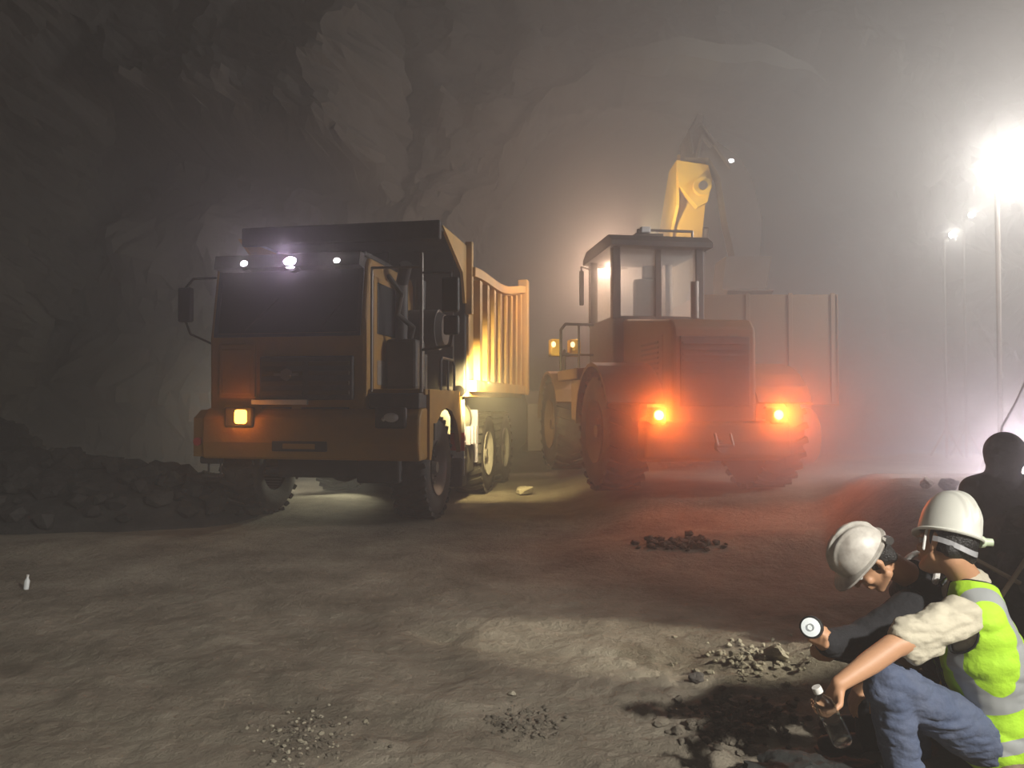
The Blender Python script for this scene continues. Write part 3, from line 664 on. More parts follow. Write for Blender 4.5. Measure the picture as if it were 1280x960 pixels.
# ------------------------------------------------------------------ flood lights
def flood(px, py, D, label, r, col, estr, mast=True, cat='lamp', group=None):
    p = P(px, py, D); t = thing('floodlight', label, cat, (p.x, p.y, 0), 0, group)
    q = Vector((0, 0, p.z))
    mb = MB(); mb.cyl(q + V(0, 0.04, 0), q + V(0, 0.22, 0), r * 1.15, r * 0.7, 28); mb.cyl(q + V(0, -0.02, 0), q + V(0, 0.06, 0), r * 1.2, seg=28); hs = mb.build('lamp_housing', DARKP, t, True)
    mb = MB(); mb.ball(q + V(0, -0.03, 0), (r, 0.04, r)); mb.build('lens', lamp_mat('flood_lens_%d_%d' % (px, py), col, estr), hs, True)
    if mast:
        mb = MB(); mb.tube([(0, 0.25, -0.1), (0, 0.25, p.z + 0.05), (0, 0.15, p.z + 0.05)], max(0.03, r * 0.2)); mb.build('mast', STEEL, t)
        mb = MB(); 
        for k in range(3): a = 2 * PI * k / 3; mb.tube([(0, 0.25, 0.9), (0.5 * math.cos(a), 0.25 + 0.5 * math.sin(a), 0.0)], 0.025)
        mb.build('tripod_leg', STEEL, t)
    return p
p = flood(1262, 210, 12.5, 'large blinding white floodlight high on a mast at right', 0.20, (1.0, 0.98, 0.92), 50)
light('floodlight_beam', 'POINT', p + V(-0.05, -0.26, 0), 260, (1.0, 0.97, 0.90), 0.12)
for px, py, lab, e in ((1191, 293, 'small lamp on a thin mast in the haze, lower of the distant pair', 60), (1216, 268, 'small lamp on a thin mast in the haze, higher of the distant pair', 45)):
    p = flood(px, py, 16.0, lab, 0.06, (1, 0.97, 0.88), e, group='distant mast lamps')
    light('mast_lamp_light', 'POINT', p + V(0, -0.12, 0), 25, (1, 0.95, 0.85), 0.05)
# work light standing on the ground behind the crouching silhouette
p = P(1284, 588, 7.9)
t = thing('work_light', 'bright low work light glaring behind the silhouetted person at right edge', 'lamp', (p.x, p.y, gz(p.x, p.y)), 0)
mb = MB(); zz = p.z - t.location.z; mb.box(-0.16, 0.16, 0.0, 0.08, zz - 0.12, zz + 0.12, 0.02); mb.build('lamp_housing', DARKP, t)
mb = MB(); mb.box(-0.14, 0.14, -0.02, 0.0, zz - 0.10, zz + 0.10, 0.005); mb.build('lens', lamp_mat('low_lens', (1, 0.9, 1), 30), t)
mb = MB(); mb.tube([(-0.12, 0.05, 0), (0, 0.05, zz - 0.1), (0.12, 0.05, 0)], 0.015); mb.build('stand', STEEL, t)
light('work_light_beam', 'POINT', p + V(-0.03, -0.2, 0.02), 260, (1, 0.88, 0.98), 0.08)

# ------------------------------------------------------------------ light set-up
def tw(lx, ly, lz):
    return Vector((-2.36 + lx * math.cos(A) + ly * math.sin(A), 8.73 - lx * math.sin(A) + ly * math.cos(A), lz))
# warm work lamp by the truck's right flank, aimed back along the bed
light('truck_work_light', 'SPOT', tw(1.75, 1.5, 1.75), 800, (1.0, 0.78, 0.34), 0.05, tw(1.35, 3.2, 1.3), 110, 0.7)
light('under_truck_fill', 'SPOT', tw(-0.7, 3.0, 1.0), 110, (1.0, 0.97, 0.72), 0.05, tw(-1.0, 2.1, 0.0), 100, 0.6)  # unseen spot added to brighten the ground under the truck
light('left_fill_light', 'SPOT', tw(-1.75, 1.9, 1.6), 520, (1.0, 0.93, 0.75), 0.06, tw(-3.2, 5.0, 1.2), 130, 0.8)  # unseen spot added to lighten wall and haze left of the truck
# excavator lamp glow, added at the loader's roof instead; boom lamp below
light('warm_glow_light', 'POINT', (-0.25, 4.15, 3.66), 500, (1.0, 0.66, 0.46), 0.12, parent=LD)
light('boom_light', 'SPOT', P(800, 300, 14.0), 420, (1.0, 0.80, 0.42), 0.05, P(862, 235, 15.3), 60, 0.6)
# site floodlight out of frame, up and right of the photographer
light('site_floodlight', 'SPOT', (3.6, -1.6, 4.0), 3000, (1.0, 0.95, 0.86), 0.12, (-0.5, 1.6, 0.1), 64, 0.6)
light('added_strip_spot', 'SPOT', (6.2, 2.9, 2.9), 2600, (1.0, 0.93, 0.75), 0.05, (0.85, 4.45, 0.0), 11, 0.5)  # unseen narrow spot added to draw the bright strip on the dirt
light('haze_fill_light', 'SPOT', (12.0, 9.0, 6.2), 9000, (1.0, 0.92, 0.85), 0.3, (3.0, 14.5, 3.6), 105, 0.8)  # unseen lamp added off-frame to brighten the haze at right

# ------------------------------------------------------------------ people
DG = bpy.context.evaluated_depsgraph_get
def remesh(name, prims, vox, m, parent=None, sm=6, fac=0.6):
    mb = MB()
    for p in prims:
        if p[0] == 'c': mb.capsule(p[1], p[2], p[3], p[4], 3 if p[2] > 0.02 else 2)
        elif p[0] == 'e': mb.ball(p[1], p[2], 3, p[3] if len(p) > 3 else None)
        elif p[0] == 'h':
            pts = []; t = bmesh.new(); bmesh.ops.create_icosphere(t, subdivisions=3, radius=1.0)
            for q, r in p[1]:
                for v in t.verts: pts.append(mb.bm.verts.new(Vector(q) + v.co * r))
            t.free(); res = bmesh.ops.convex_hull(mb.bm, input=pts)
            bmesh.ops.delete(mb.bm, geom=[g for g in res['geom_interior'] if isinstance(g, bmesh.types.BMVert)], context='VERTS')
    me = bpy.data.meshes.new(name); mb.bm.to_mesh(me); mb.bm.free()
    o = bpy.data.objects.new(name, me); COL.objects.link(o)
    r = o.modifiers.new('r', 'REMESH'); r.mode = 'VOXEL'; r.voxel_size = vox
    s = o.modifiers.new('s', 'SMOOTH'); s.factor = fac; s.iterations = sm
    dg = DG(); dg.update(); me2 = bpy.data.meshes.new_from_object(o.evaluated_get(dg))
    o.modifiers.clear(); o.data = me2; bpy.data.meshes.remove(me); me2.name = name
    me2.materials.clear(); me2.materials.append(m)
    me2.polygons.foreach_set('use_smooth', [True] * len(me2.polygons))
    if parent: o.parent = parent; o.matrix_parent_inverse = Matrix.Translation(-parent.location)
    return o
def frame(fwd, up):
    f = Vector(fwd).normalized(); u = Vector(up); u = (u - f * u.dot(f)).normalized(); r = f.cross(u)
    return Matrix((r, f, u)).transposed()           # columns right, forward, up
def head_prims(c, M, s=1.0):
    g = lambda x, y, z: Vector(c) + M @ Vector((x * s, y * s, z * s)); q = M.to_quaternion()
    out = [('e', g(0, -0.012, 0.035), (0.076 * s, 0.096 * s, 0.088 * s), q), ('e', g(0, 0.028, -0.03), (0.058 * s, 0.062 * s, 0.085 * s), q),
           ('c', g(-0.02, 0.062, -0.096), 0.02 * s, g(0.02, 0.062, -0.096), 0.02 * s), ('c', g(0, 0.088, 0.01), 0.009 * s, g(0, 0.110, -0.026), 0.013 * s),
           ('c', g(-0.035, 0.078, 0.02), 0.013 * s, g(0.035, 0.078, 0.02), 0.013 * s), ('c', g(-0.018, 0.088, -0.056), 0.009 * s, g(0.018, 0.088, -0.056), 0.009 * s),
           ('c', g(-0.018, 0.086, -0.068), 0.009 * s, g(0.018, 0.086, -0.068), 0.009 * s)]
    for k in (-1, 1):
        out += [('c', g(k * 0.052, 0.0, -0.062), 0.022 * s, g(k * 0.022, 0.055, -0.092), 0.02 * s),
                ('c', g(k * 0.074, -0.012, 0.02), 0.011 * s, g(k * 0.079, -0.016, -0.002), 0.013 * s), ('c', g(k * 0.079, -0.016, -0.002), 0.012 * s, g(k * 0.072, -0.004, -0.034), 0.009 * s),
                ('e', g(k * 0.042, 0.066, -0.028), (0.02 * s, 0.02 * s, 0.018 * s))]
    return out
def hand_prims(wr, d, n, thumb_side, curl=(40, 45, 30), spread=0.012, s=1.0):
    """wrist point, finger direction, palm normal (fingers curl towards it); thumb_side = +1/-1 along d x n"""
    d = Vector(d).normalized(); n = Vector(n); n = (n - d * n.dot(d)).normalized(); sd = d.cross(n) * thumb_side
    W = Vector(wr); out = [('h', [(W, 0.023 * s), (W + d * 0.075 * s + sd * 0.026 * s, 0.013 * s), (W + d * 0.07 * s - sd * 0.028 * s, 0.012 * s), (W + d * 0.03 * s + sd * 0.022 * s, 0.015 * s)])]
    for i, (off, ln) in enumerate(((0.028, 0.92), (0.0095, 1.0), (-0.0095, 0.95), (-0.028, 0.78))):
        p = W + d * (0.078 - abs(off - 0.005) * 0.15) * s + sd * off * s; ang = 0; r = 0.0088
        for k, (sl, c) in enumerate(zip((0.042, 0.027, 0.021), curl)):
            ang += R(c); dr = (d * math.cos(ang) + n * math.sin(ang) + sd * off * spread * 10).normalized()
            q = p + dr * sl * ln * s; out.append(('c', p, r * s, q, (r - 0.0009) * s)); p = q; r -= 0.0009
    p = W + d * 0.022 * s + sd * 0.022 * s
    for sl, v, r in ((0.042, d * 0.7 + sd * 0.75 + n * 0.35, 0.0125), (0.032, d * 0.75 + sd * 0.2 + n * 0.75, 0.0105), (0.024, d * 0.6 - sd * 0.15 + n * 0.8, 0.0095)):
        q = p + v.normalized() * sl * s; out.append(('c', p, r * s, q, r * 0.9 * s)); p = q
    return out
def inflate(prims, k):
    o = []
    for p in prims:
        if p[0] == 'c': o.append(('c', p[1], p[2] + k, p[3], p[4] + k))
        elif p[0] == 'e': o.append(('e', p[1], tuple(r + k for r in p[2])) + tuple(p[3:]))
        else: o.append(('h', [(q, r + k) for q, r in p[1]]))
    return o
SKIN = mat('skin', (0.50, 0.27, 0.15), 0.55, 0, 0.25, (0.34, 0.17, 0.10), 12)
HAIR = mat('black_hair', (0.012, 0.011, 0.010), 0.5, bump=0.5, bscale=120)
HELM = mat('white_helmet_shell', (0.74, 0.74, 0.67), 0.42, 0, 0.3, (0.50, 0.49, 0.43), 9)
HELM2 = mat('scuffed_helmet_shell', (0.66, 0.63, 0.57), 0.45, 0, 0.75, (0.25, 0.22, 0.19), 14)
BLACKC = mat('black_cloth', (0.009, 0.0095, 0.012), 0.9, 0, 0.3, (0.018, 0.018, 0.022), 8, 0.4, 40)
DENIM = mat('blue_denim', (0.06, 0.082, 0.145), 0.85, 0, 0.55, (0.11, 0.125, 0.175), 10, 0.5, 25)
SHIRT = mat('cream_shirt_cloth', (0.52, 0.48, 0.37), 0.85, 0, 0.4, (0.40, 0.36, 0.28), 10, 0.5, 18)
HIVIS = mat('hi_vis_green', (0.42, 0.72, 0.03), 0.75, 0, 0.3, (0.30, 0.55, 0.03), 7, 0.5, 16, emit=None)
REFL = mat('reflective_grey', (0.36, 0.38, 0.38), 0.45, 0, 0.4, (0.24, 0.25, 0.26), 12)
PIPING = mat('black_piping', (0.01, 0.01, 0.01), 0.7)
SHOE = mat('dark_shoe', (0.03, 0.028, 0.026), 0.7, 0, 0.4, (0.12, 0.10, 0.08), 10)
EYE = mat('eye_white', (0.6, 0.6, 0.58), 0.3)

def helmet(name, c, M, m, parent, s=1.0, peak=0.045, zs=1.0):
    """hard hat shell with rim, peak and three crown ridges"""
    C0 = Vector(c); bm_ = bmesh.new(); NA, NE = 72, 26; rows = []
    for j in range(NE + 1):
        e = (j / NE) * PI / 2; row = []
        for i in range(NA):
            a = 2 * PI * i / NA; rx, ry, rz = 0.108, 0.132, 0.128 * zs
            x, y, z = rx * math.sin(a) * math.cos(e) ** 0.85, ry * math.cos(a) * math.cos(e) ** 0.85, rz * math.sin(e)
            rid = 0.0
            for xo, wd, hg in ((0, 0.013, 0.008), (0.038, 0.009, 0.004), (-0.038, 0.009, 0.004)):
                rid = max(rid, 1.3 * hg * math.exp(-((x - xo) / wd) ** 4) * smooth01((e - 0.15) * 3))
            n = Vector((x / rx ** 2, y / ry ** 2, z / rz ** 2)).normalized(); v = Vector((x, y, z)) + n * rid
            row.append(v)
        rows.append(row)
    rim0, rim1 = [], []
    for i in range(NA):
        a = 2 * PI * i / NA; f = max(0.0, math.cos(a)) ** 3; v = rows[0][i]; o = Vector((v.x, v.y, 0)).normalized()
        rim0.append(v + o * (0.012 + peak * f) + Vector((0, 0, -0.008 - 0.012 * f))); rim1.append(v + o * (0.010 + peak * f) + Vector((0, 0, -0.018 - 0.012 * f)))
    rows = [rim1, rim0] + rows
    vr = [[bm_.verts.new(C0 + M @ (v * s)) for v in row] for row in rows]
    for j in range(len(vr) - 1):
        for i in range(NA): bm_.faces.new((vr[j][i], vr[j][(i + 1) % NA], vr[j + 1][(i + 1) % NA], vr[j + 1][i]))
    mb = MB(); mb.bm.free(); mb.bm = bm_
    o = mb.build(name, m, None, True)
    sol = o.modifiers.new('s', 'SOLIDIFY'); sol.thickness = 0.004; sol.offset = -1
    if parent: o.parent = parent; o.matrix_parent_inverse = Matrix.Translation(-parent.location)
    return o
def under(o, parent):
    o.parent = parent; o.matrix_parent_inverse = Matrix.Translation(-parent.location); return o
def hair_prims(c, M, s=1.0):
    g = lambda x, y, z: Vector(c) + M @ Vector((x * s, y * s, z * s)); q = M.to_quaternion()
    return [('e', g(0, -0.026, 0.03), (0.083 * s, 0.092 * s, 0.092 * s), q), ('h', [(g(-0.05, -0.06, -0.03), 0.03), (g(0.05, -0.06, -0.03), 0.03), (g(0, -0.075, 0.0), 0.03)])]
def face_bits(c, M, parent):
    for k in (-1, 1):
        mb = MB(); mb.ball(Vector(c) + M @ Vector((k * 0.031, 0.078, 0.003)), 0.0125, 2); under(mb.build('eye', EYE, None, True), parent)

# ---- worker in the hi-vis vest
fw = Vector((-0.95, 0.30, 0)).normalized(); Lf = Vector((0, 0, 1)).cross(fw)
W2 = thing('person', 'worker in lime hi-vis vest, cream shirt, jeans and white helmet, sitting and holding a bottle', 'person', P(1215, 1000, 2.85) * 1.0)
W2.location.z = 0.0
hc2 = P(1180, 680, 2.86); HM2 = frame((-0.38, 0.92, -0.10), (0.36, 0.05, 0.93))
lv = lambda px, py, D, wd, r: [(P(px, py, D) + Lf * wd, r), (P(px, py, D) - Lf * wd, r)]
pel, wai, che, sho = lv(1226, 905, 2.90, 0.085, 0.105), lv(1226, 862, 2.89, 0.075, 0.105), lv(1216, 805, 2.87, 0.085, 0.118), lv(1210, 758, 2.86, 0.13, 0.062)
neck0 = P(1208, 728, 2.86)
torso2 = [('h', pel + wai), ('h', wai + che), ('h', che + sho), ('h', sho + [(neck0, 0.06)])]
shl, shr = P(1196, 768, 2.69), P(1200, 765, 3.03)
ell, wrl = P(1112, 806, 2.62), P(1045, 852, 2.56)
elr, wrr = P(1140, 820, 3.12), P(1085, 850, 2.98)
armsk = [('c', shl, 0.056, P(1155, 787, 2.65), 0.048), ('c', P(1155, 787, 2.65), 0.048, ell, 0.041), ('c', ell, 0.041, P(1085, 825, 2.60), 0.040), ('c', P(1085, 825, 2.60), 0.040, wrl, 0.026),
         ('c', shr, 0.056, elr, 0.042), ('c', elr, 0.042, wrr, 0.027)]
hpl, hpr = P(1222, 918, 2.80), P(1226, 915, 2.99)
knl, knr = P(1106, 850, 2.66), P(1130, 858, 3.02)
anl, anr = P(1128, 985, 2.66), P(1140, 970, 3.0)
legs2 = [('c', hpl, 0.095, knl, 0.062), ('c', knl, 0.060, anl, 0.042), ('c', hpr, 0.095, knr, 0.062), ('c', knr, 0.060, anr, 0.042)]
bx = (P(1047, 917, 2.52) - P(1018, 857, 2.52)).normalized()       # bottle axis, cap to base
bot_top = P(1018, 858, 2.52)
hand2 = hand_prims(wrl, (-0.35, 0.10, -0.93), (-0.75, -0.25, 0.25), -1, (38, 52, 40))
hand2r = hand_prims(wrr, (-0.8, -0.1, -0.6), (0.0, 0, -1), 1, (20, 30, 20))
neck2 = [('c', hc2 + HM2 @ V(0, -0.03, -0.05), 0.052, neck0, 0.058)]
body2 = remesh('body', torso2 + armsk + legs2 + neck2 + head_prims(hc2, HM2) + hand2 + hand2r, 0.0058, SKIN, W2, 3, 0.5)
face_bits(hc2, HM2, W2)
remesh('hair', hair_prims(hc2, HM2), 0.009, HAIR, W2, 3)
H2 = helmet('helmet', hc2 + HM2 @ V(0, -0.005, 0.045), HM2, HELM, W2, 0.88, 0.015, 1.45)
mb = MB(); pts = [hc2 + HM2 @ V(0.092 * math.sin(a), -0.005 + 0.108 * math.cos(a), -0.012 - 0.012 * math.cos(a * 2)) for a in [R(95 + 170 * k / 16) for k in range(17)]]
for a, b in zip(pts, pts[1:]):
    d = (b - a); up = HM2 @ V(0, 0, 0.02); vs4 = [mb.bm.verts.new(p) for p in (a - up * 0.5, b - up * 0.5, b + up * 0.5, a + up * 0.5)]; mb.bm.faces.new(vs4)
hb = mb.build('head_band', mat('grey_plastic', (0.33, 0.33, 0.34), 0.5), None); sol = hb.modifiers.new('s', 'SOLIDIFY'); sol.thickness = 0.004; under(hb, H2)
hb.matrix_parent_inverse = Matrix()
mb = MB(); kp = hc2 + HM2 @ V(0.075, -0.085, 0.04); mb.cyl(kp, kp + V(0.035, -0.01, 0.0), 0.016, 0.014, 14); mb.cyl(kp - V(0.01, 0, 0), kp + V(0.005, 0, 0), 0.022, seg=14)
kn = under(mb.build('rear_clip', mat('pale_green_clip', (0.6, 0.7, 0.5), 0.4), None, True), H2); kn.matrix_parent_inverse = Matrix()
mb = MB(); g = lambda x, y, z: hc2 + HM2 @ V(x, y, z); mb.tube([g(-0.086, 0.02, 0.03), g(-0.092, 0.018, 0.0), g(-0.088, 0.02, -0.045)], 0.005); under(mb.build('chin_strap', WHITE, None), W2)
remesh('jeans', inflate(legs2, 0.016) + [('h', [(q, r + 0.012) for q, r in pel]), ('c', P(1180, 890, 2.74), 0.08, hpl, 0.09), ('e', knl + V(-0.01, 0, -0.02), (0.078, 0.075, 0.08)),
        ('c', P(1122, 940, 2.66), 0.062, P(1129, 978, 2.66), 0.066), ('c', P(1112, 895, 2.66), 0.073, P(1120, 935, 2.66), 0.066)], 0.0075, DENIM, W2, 4)
def crumple(o, amp, sc, axis=None):
    me = o.data; N = [v.normal.copy() for v in me.vertices]; out = []
    for v, n in zip(me.vertices, N):
        c = v.co; k = abs(noise.noise(Vector((c.x * sc * 0.5, c.y * sc * 0.5, c.z * sc * 1.2)) + V(1, 2, 3))) * 1.6 - 0.4
        out += list(c + n * amp * k)
    me.vertices.foreach_set('co', out); me.update()
crumple(W2.children[-1], 0.011, 15); crumple(W2.children[-1], 0.004, 38)
shirt2 = remesh('shirt', inflate(torso2, 0.010) + [('c', shl, 0.072, P(1160, 784, 2.655), 0.070), ('h', [(P(1162, 782, 2.655), 0.066), (P(1160, 800, 2.66), 0.050), (P(1128, 797, 2.635), 0.052), (P(1139, 812, 2.64), 0.046), (P(1124, 790, 2.63), 0.045)]), ('c', shr, 0.07, P(1160, 800, 3.1), 0.065), ('h', [(q, r + 0.02) for q, r in pel])], 0.0075, SHIRT, W2, 4)
crumple(shirt2, 0.012, 17); crumple(shirt2, 0.005, 40)
mb = MB(); sole_a = anl
for kn_, an_, nm in ((knl, anl, 'shoe'), (knr, anr, 'shoe')):
    mb = MB(); a = Vector((an_.x, an_.y, 0)); mb.capsule(a + V(0.03, 0, 0.05), 0.045, a + V(-0.17, 0.03, 0.035), 0.036); mb.box(a.x - 0.21, a.x + 0.08, a.y - 0.045, a.y + 0.06, 0.0, 0.02, 0.008)
    under(mb.build(nm, SHOE, None, True), W2)
# vest: shell over the torso, opened at neck, armholes and front, cut on clean planes for the bands
def vest(name, prims, cuts, bands, parent):
    o = remesh(name, prims, 0.0075, HIVIS, parent, 5)
    crumple(o, 0.009, 13)
    b = bmesh.new(); b.from_mesh(o.data)
    for (pp, pn) in bands['planes']:
        bmesh.ops.bisect_plane(b, geom=b.verts[:] + b.edges[:] + b.faces[:], plane_co=pp, plane_no=pn, dist=1e-5)
    kill = [f for f in b.faces if cuts(f.calc_center_median())]
    bmesh.ops.delete(b, geom=kill, context='FACES')
    bmesh.ops.delete(b, geom=[v for v in b.verts if not v.link_faces], context='VERTS')
    for it in range(8):                      # relax the open edges
        mv = {}
        for v in b.verts:
            es = [e for e in v.link_edges if e.is_boundary]
            if len(es) == 2: mv[v] = (es[0].other_vert(v).co + es[1].other_vert(v).co) * 0.5
        for v, c in mv.items(): v.co = v.co.lerp(c, 0.5)
    edges = [(e.verts[0].co.copy(), e.verts[1].co.copy()) for e in b.edges if e.is_boundary]
    for f in b.faces:
        f.material_index = 1 if bands['fn'](f.calc_center_median()) else 0; f.smooth = True
    b.to_mesh(o.data); b.free(); o.data.materials.append(REFL)
    sol = o.modifiers.new('s', 'SOLIDIFY'); sol.thickness = 0.003; sol.offset = 1
    mbp = MB()
    for a, c in edges: mbp.cyl(a, c, 0.0048, seg=6)
    pz = mbp.build('piping', PIPING, None, True); pz.parent = o; pz.matrix_parent_inverse = Matrix()
    return o
tp = inflate(torso2, 0.026)
tp[0] = ('h', [(q, r + 0.032) for q, r in pel] + [(q, r + 0.030) for q, r in wai])
fwt = fw
armc = P(1178, 788, 2.70)
def pxy(c): return (640 + c.x / c.y * F, HY - (c.z - CH) / c.y * F)
axd = (P(1212, 740, 2.87) - P(1226, 905, 2.9)).normalized()
hb1, hb2 = P(1226, 846, 2.88), P(1230, 892, 2.89)
tilt = (axd + Vector((-0.16, 0, 0))).normalized()
def band_fn(c):
    for h in (hb1, hb2):
        if abs((c - h).dot(tilt)) < 0.026: return True
    if (c - hb1).dot(tilt) > 0 and abs(abs((c - P(1212, 800, 2.87)).dot(Lf)) - 0.166) < 0.026: return True
    return False
pl = []
for h in (hb1, hb2): pl += [(h + tilt * 0.026, tilt), (h - tilt * 0.026, tilt)]
for sgn in (-1, 1):
    for q in (0.14, 0.192): pl.append((P(1212, 800, 2.87) + Lf * sgn * q, Lf))
def cut_fn(c):
    d = c - armc; d2 = c - P(1185, 790, 3.05)
    ax = (shl - ell).normalized()
    if ((d.dot(fwt) / 0.105) ** 2 + (d.z / 0.098) ** 2) < 1 and d.dot(Lf) > -0.075: return True
    if ((d2.dot(fwt) / 0.105) ** 2 + (d2.z / 0.098) ** 2) < 1 and d2.dot(Lf) < 0.075: return True
    if (c - neck0 - V(0.02, 0, 0.035)).length < 0.105 : return True
    if (c - P(1208, 742, 2.87)).dot(fwt) > 0.03 and abs((c - hb1).dot(Lf)) < 0.05 + max(0, (c.z - hb1.z)) * 0.1: return True    # open front
    if (c - P(1232, 918, 2.9)).dot(axd + fwt * 0.62) < -0.035: return True                              # hem, higher in front
    return False
V2 = vest('vest', tp, cut_fn, {'planes': pl, 'fn': band_fn}, W2)

# bottle in the hand
B = thing('bottle', 'clear plastic drink bottle hanging in the hand of the worker in the vest', 'bottle', bot_top)
M = frame(Vector((0, 1, 0)), bx)
def bl(prof, nm, m):
    mb = MB(); mb.lathe(prof, (0, 0, 0), bx, 28); return mb.build(nm, m, B, True)
bl([(0.001, 0.198), (0.03, 0.2), (0.034, 0.19), (0.034, 0.12), (0.031, 0.11), (0.034, 0.10), (0.034, 0.065), (0.028, 0.04), (0.014, 0.02), (0.0125, 0.0), (0.011, 0.0), (0.012, 0.022), (0.026, 0.042), (0.032, 0.066), (0.032, 0.19), (0.001, 0.195)], 'bottle_body', mat('clear_plastic', (0.9, 0.93, 0.93), 0.12, trans=1.0, ior=1.25))
bl([(0.001, -0.008), (0.015, -0.008), (0.016, 0.0), (0.016, 0.012), (0.001, 0.012)], 'cap', WHITE)

# ---- worker in black, bent forward with a torch
W1 = thing('person', 'worker in black jacket and scuffed white helmet, bent forward with head bowed', 'person', P(1130, 1000, 3.15))
W1.location.z = 0.0
f1 = Vector((-0.97, 0.12, 0)).normalized(); L1 = Vector((0, 0, 1)).cross(f1)
hc1 = P(1084, 699, 3.02); HM1 = frame((-0.58, 0.10, -0.80), (-0.80, -0.02, 0.58))
lv1 = lambda px, py, D, wd, r: [(P(px, py, D) + L1 * wd, r), (P(px, py, D) - L1 * wd, r)]
pe1, wa1, ch1, sh1 = lv1(1200, 878, 3.25, 0.085, 0.10), lv1(1198, 838, 3.22, 0.08, 0.105), lv1(1180, 790, 3.18, 0.09, 0.115), lv1(1152, 752, 3.14, 0.13, 0.065)
nk1 = P(1140, 722, 3.10)
torso1 = [('h', pe1 + wa1), ('h', wa1 + ch1), ('h', ch1 + sh1), ('h', sh1 + [(nk1, 0.055)])]
sl1, sr1 = P(1136, 760, 2.97), P(1138, 752, 3.31)
el1, wr1 = P(1070, 800, 2.95), P(1026, 802, 2.80)
er1, wrr1 = P(1078, 812, 3.33), P(1040, 812, 3.12)
arm1 = [('c', sl1, 0.052, el1, 0.042), ('c', el1, 0.042, wr1, 0.028), ('c', sr1, 0.052, er1, 0.04), ('c', er1, 0.04, wrr1, 0.027)]
kl1, kr1 = P(1092, 838, 3.08), P(1090, 838, 3.32)
al1, ar1 = P(1082, 925, 3.10), P(1080, 912, 3.32)
legs1 = [('c', P(1195, 885, 3.15), 0.09, kl1, 0.058), ('c', kl1, 0.056, al1, 0.04), ('c', P(1195, 882, 3.33), 0.09, kr1, 0.058), ('c', kr1, 0.056, ar1, 0.04)]
tc = P(1011, 782, 2.70)                      # torch lens
taxis = (Vector((0.50, 0.80, -0.22))).normalized()
hand1 = hand_prims(wr1, (-0.55, -0.70, 0.30), (0.1, -0.2, 1.0), 1, (55, 65, 45))
hand1r = hand_prims(wrr1, (-0.8, -0.5, -0.2), (0.0, 0.3, 1.0), -1, (40, 50, 40))
neck1 = [('c', hc1 + HM1 @ V(0, -0.035, -0.05), 0.052, nk1, 0.055)]
remesh('body', torso1 + arm1 + legs1 + neck1 + head_prims(hc1, HM1) + hand1 + hand1r, 0.006, SKIN, W1, 3, 0.5)
face_bits(hc1, HM1, W1)
remesh('hair', hair_prims(hc1, HM1), 0.009, HAIR, W1, 3)
H1 = helmet('helmet', hc1 + HM1 @ V(0, -0.0, 0.048), HM1, HELM2, W1, 0.92)
mb = MB(); kp = hc1 + HM1 @ V(-0.06, -0.105, 0.03); mb.cyl(kp, kp + V(0, -0.03, 0), 0.017, seg=14)
kn = under(mb.build('rear_clip', CHROME, None, True), H1); kn.matrix_parent_inverse = Matrix()
jk = remesh('jacket', inflate(torso1, 0.020) + [('c', sl1, 0.075, P(1100, 780, 2.96), 0.068), ('c', P(1100, 780, 2.96), 0.066, el1, 0.074), ('c', el1, 0.074, wr1 + (el1 - wr1) * 0.12, 0.05),
      ('c', sr1, 0.073, er1, 0.06), ('c', er1, 0.06, wrr1 + (er1 - wrr1) * 0.12, 0.042)], 0.0085, BLACKC, W1, 4)
crumple(jk, 0.008, 15)
tr = remesh('trousers', inflate(legs1, 0.018) + [('h', [(q, r + 0.012) for q, r in pe1])], 0.0085, BLACKC, W1, 4); crumple(tr, 0.008, 16)
mb = MB(); u1 = (hc1 - nk1).normalized(); a1 = u1.cross(Vector((0, 1, 0))).normalized(); b1 = u1.cross(a1)
ring = [nk1 + u1 * 0.02 + V(0.03, 0, 0.012) + a1 * 0.092 * math.cos(t_) + b1 * 0.085 * math.sin(t_) for t_ in [2 * PI * k / 28 for k in range(29)]]
mb.tube(ring, 0.013); under(mb.build('shirt_collar', WHITE, None, True), W1)
for an_ in (al1, ar1):
    mb = MB(); a = Vector((an_.x, an_.y, gz(an_.x, an_.y))); mb.capsule(a + V(0.03, 0, 0.055), 0.045, a + V(-0.17, 0.02, 0.04), 0.036); mb.box(a.x - 0.21, a.x + 0.08, a.y - 0.045, a.y + 0.055, a.z, a.z + 0.02, 0.008)
    under(mb.build('shoe', SHOE, None, True), W1)
TO = thing('torch', 'black torch with round pale lens held by the worker in black', 'torch', tc)
mb = MB(); mb.lathe([(0.001, 0.0), (0.036, -0.002), (0.040, 0.0), (0.041, 0.02), (0.030, 0.05), (0.018, 0.065), (0.018, 0.15), (0.001, 0.15)], (0, 0, 0), taxis, 32); mb.build('torch_body', mat('black_plastic', (0.012, 0.012, 0.013), 0.5), TO, True)
mb = MB(); mb.lathe([(0.001, -0.006), (0.02, -0.005), (0.033, -0.003), (0.033, 0.004), (0.001, 0.004)], (0, 0, 0), taxis, 32); ln = mb.build('lens', mat('torch_lens', (0.72, 0.76, 0.75), 0.3, emit=(0.85, 0.92, 0.92), estr=0.30), TO, True)
mb = MB(); mb.lathe([(0.010, -0.0085), (0.013, -0.0085), (0.013, -0.005), (0.010, -0.005), (0.010, -0.0085)], (0, 0, 0), taxis, 24); mb.build('bulb_ring', REFL, ln, True)

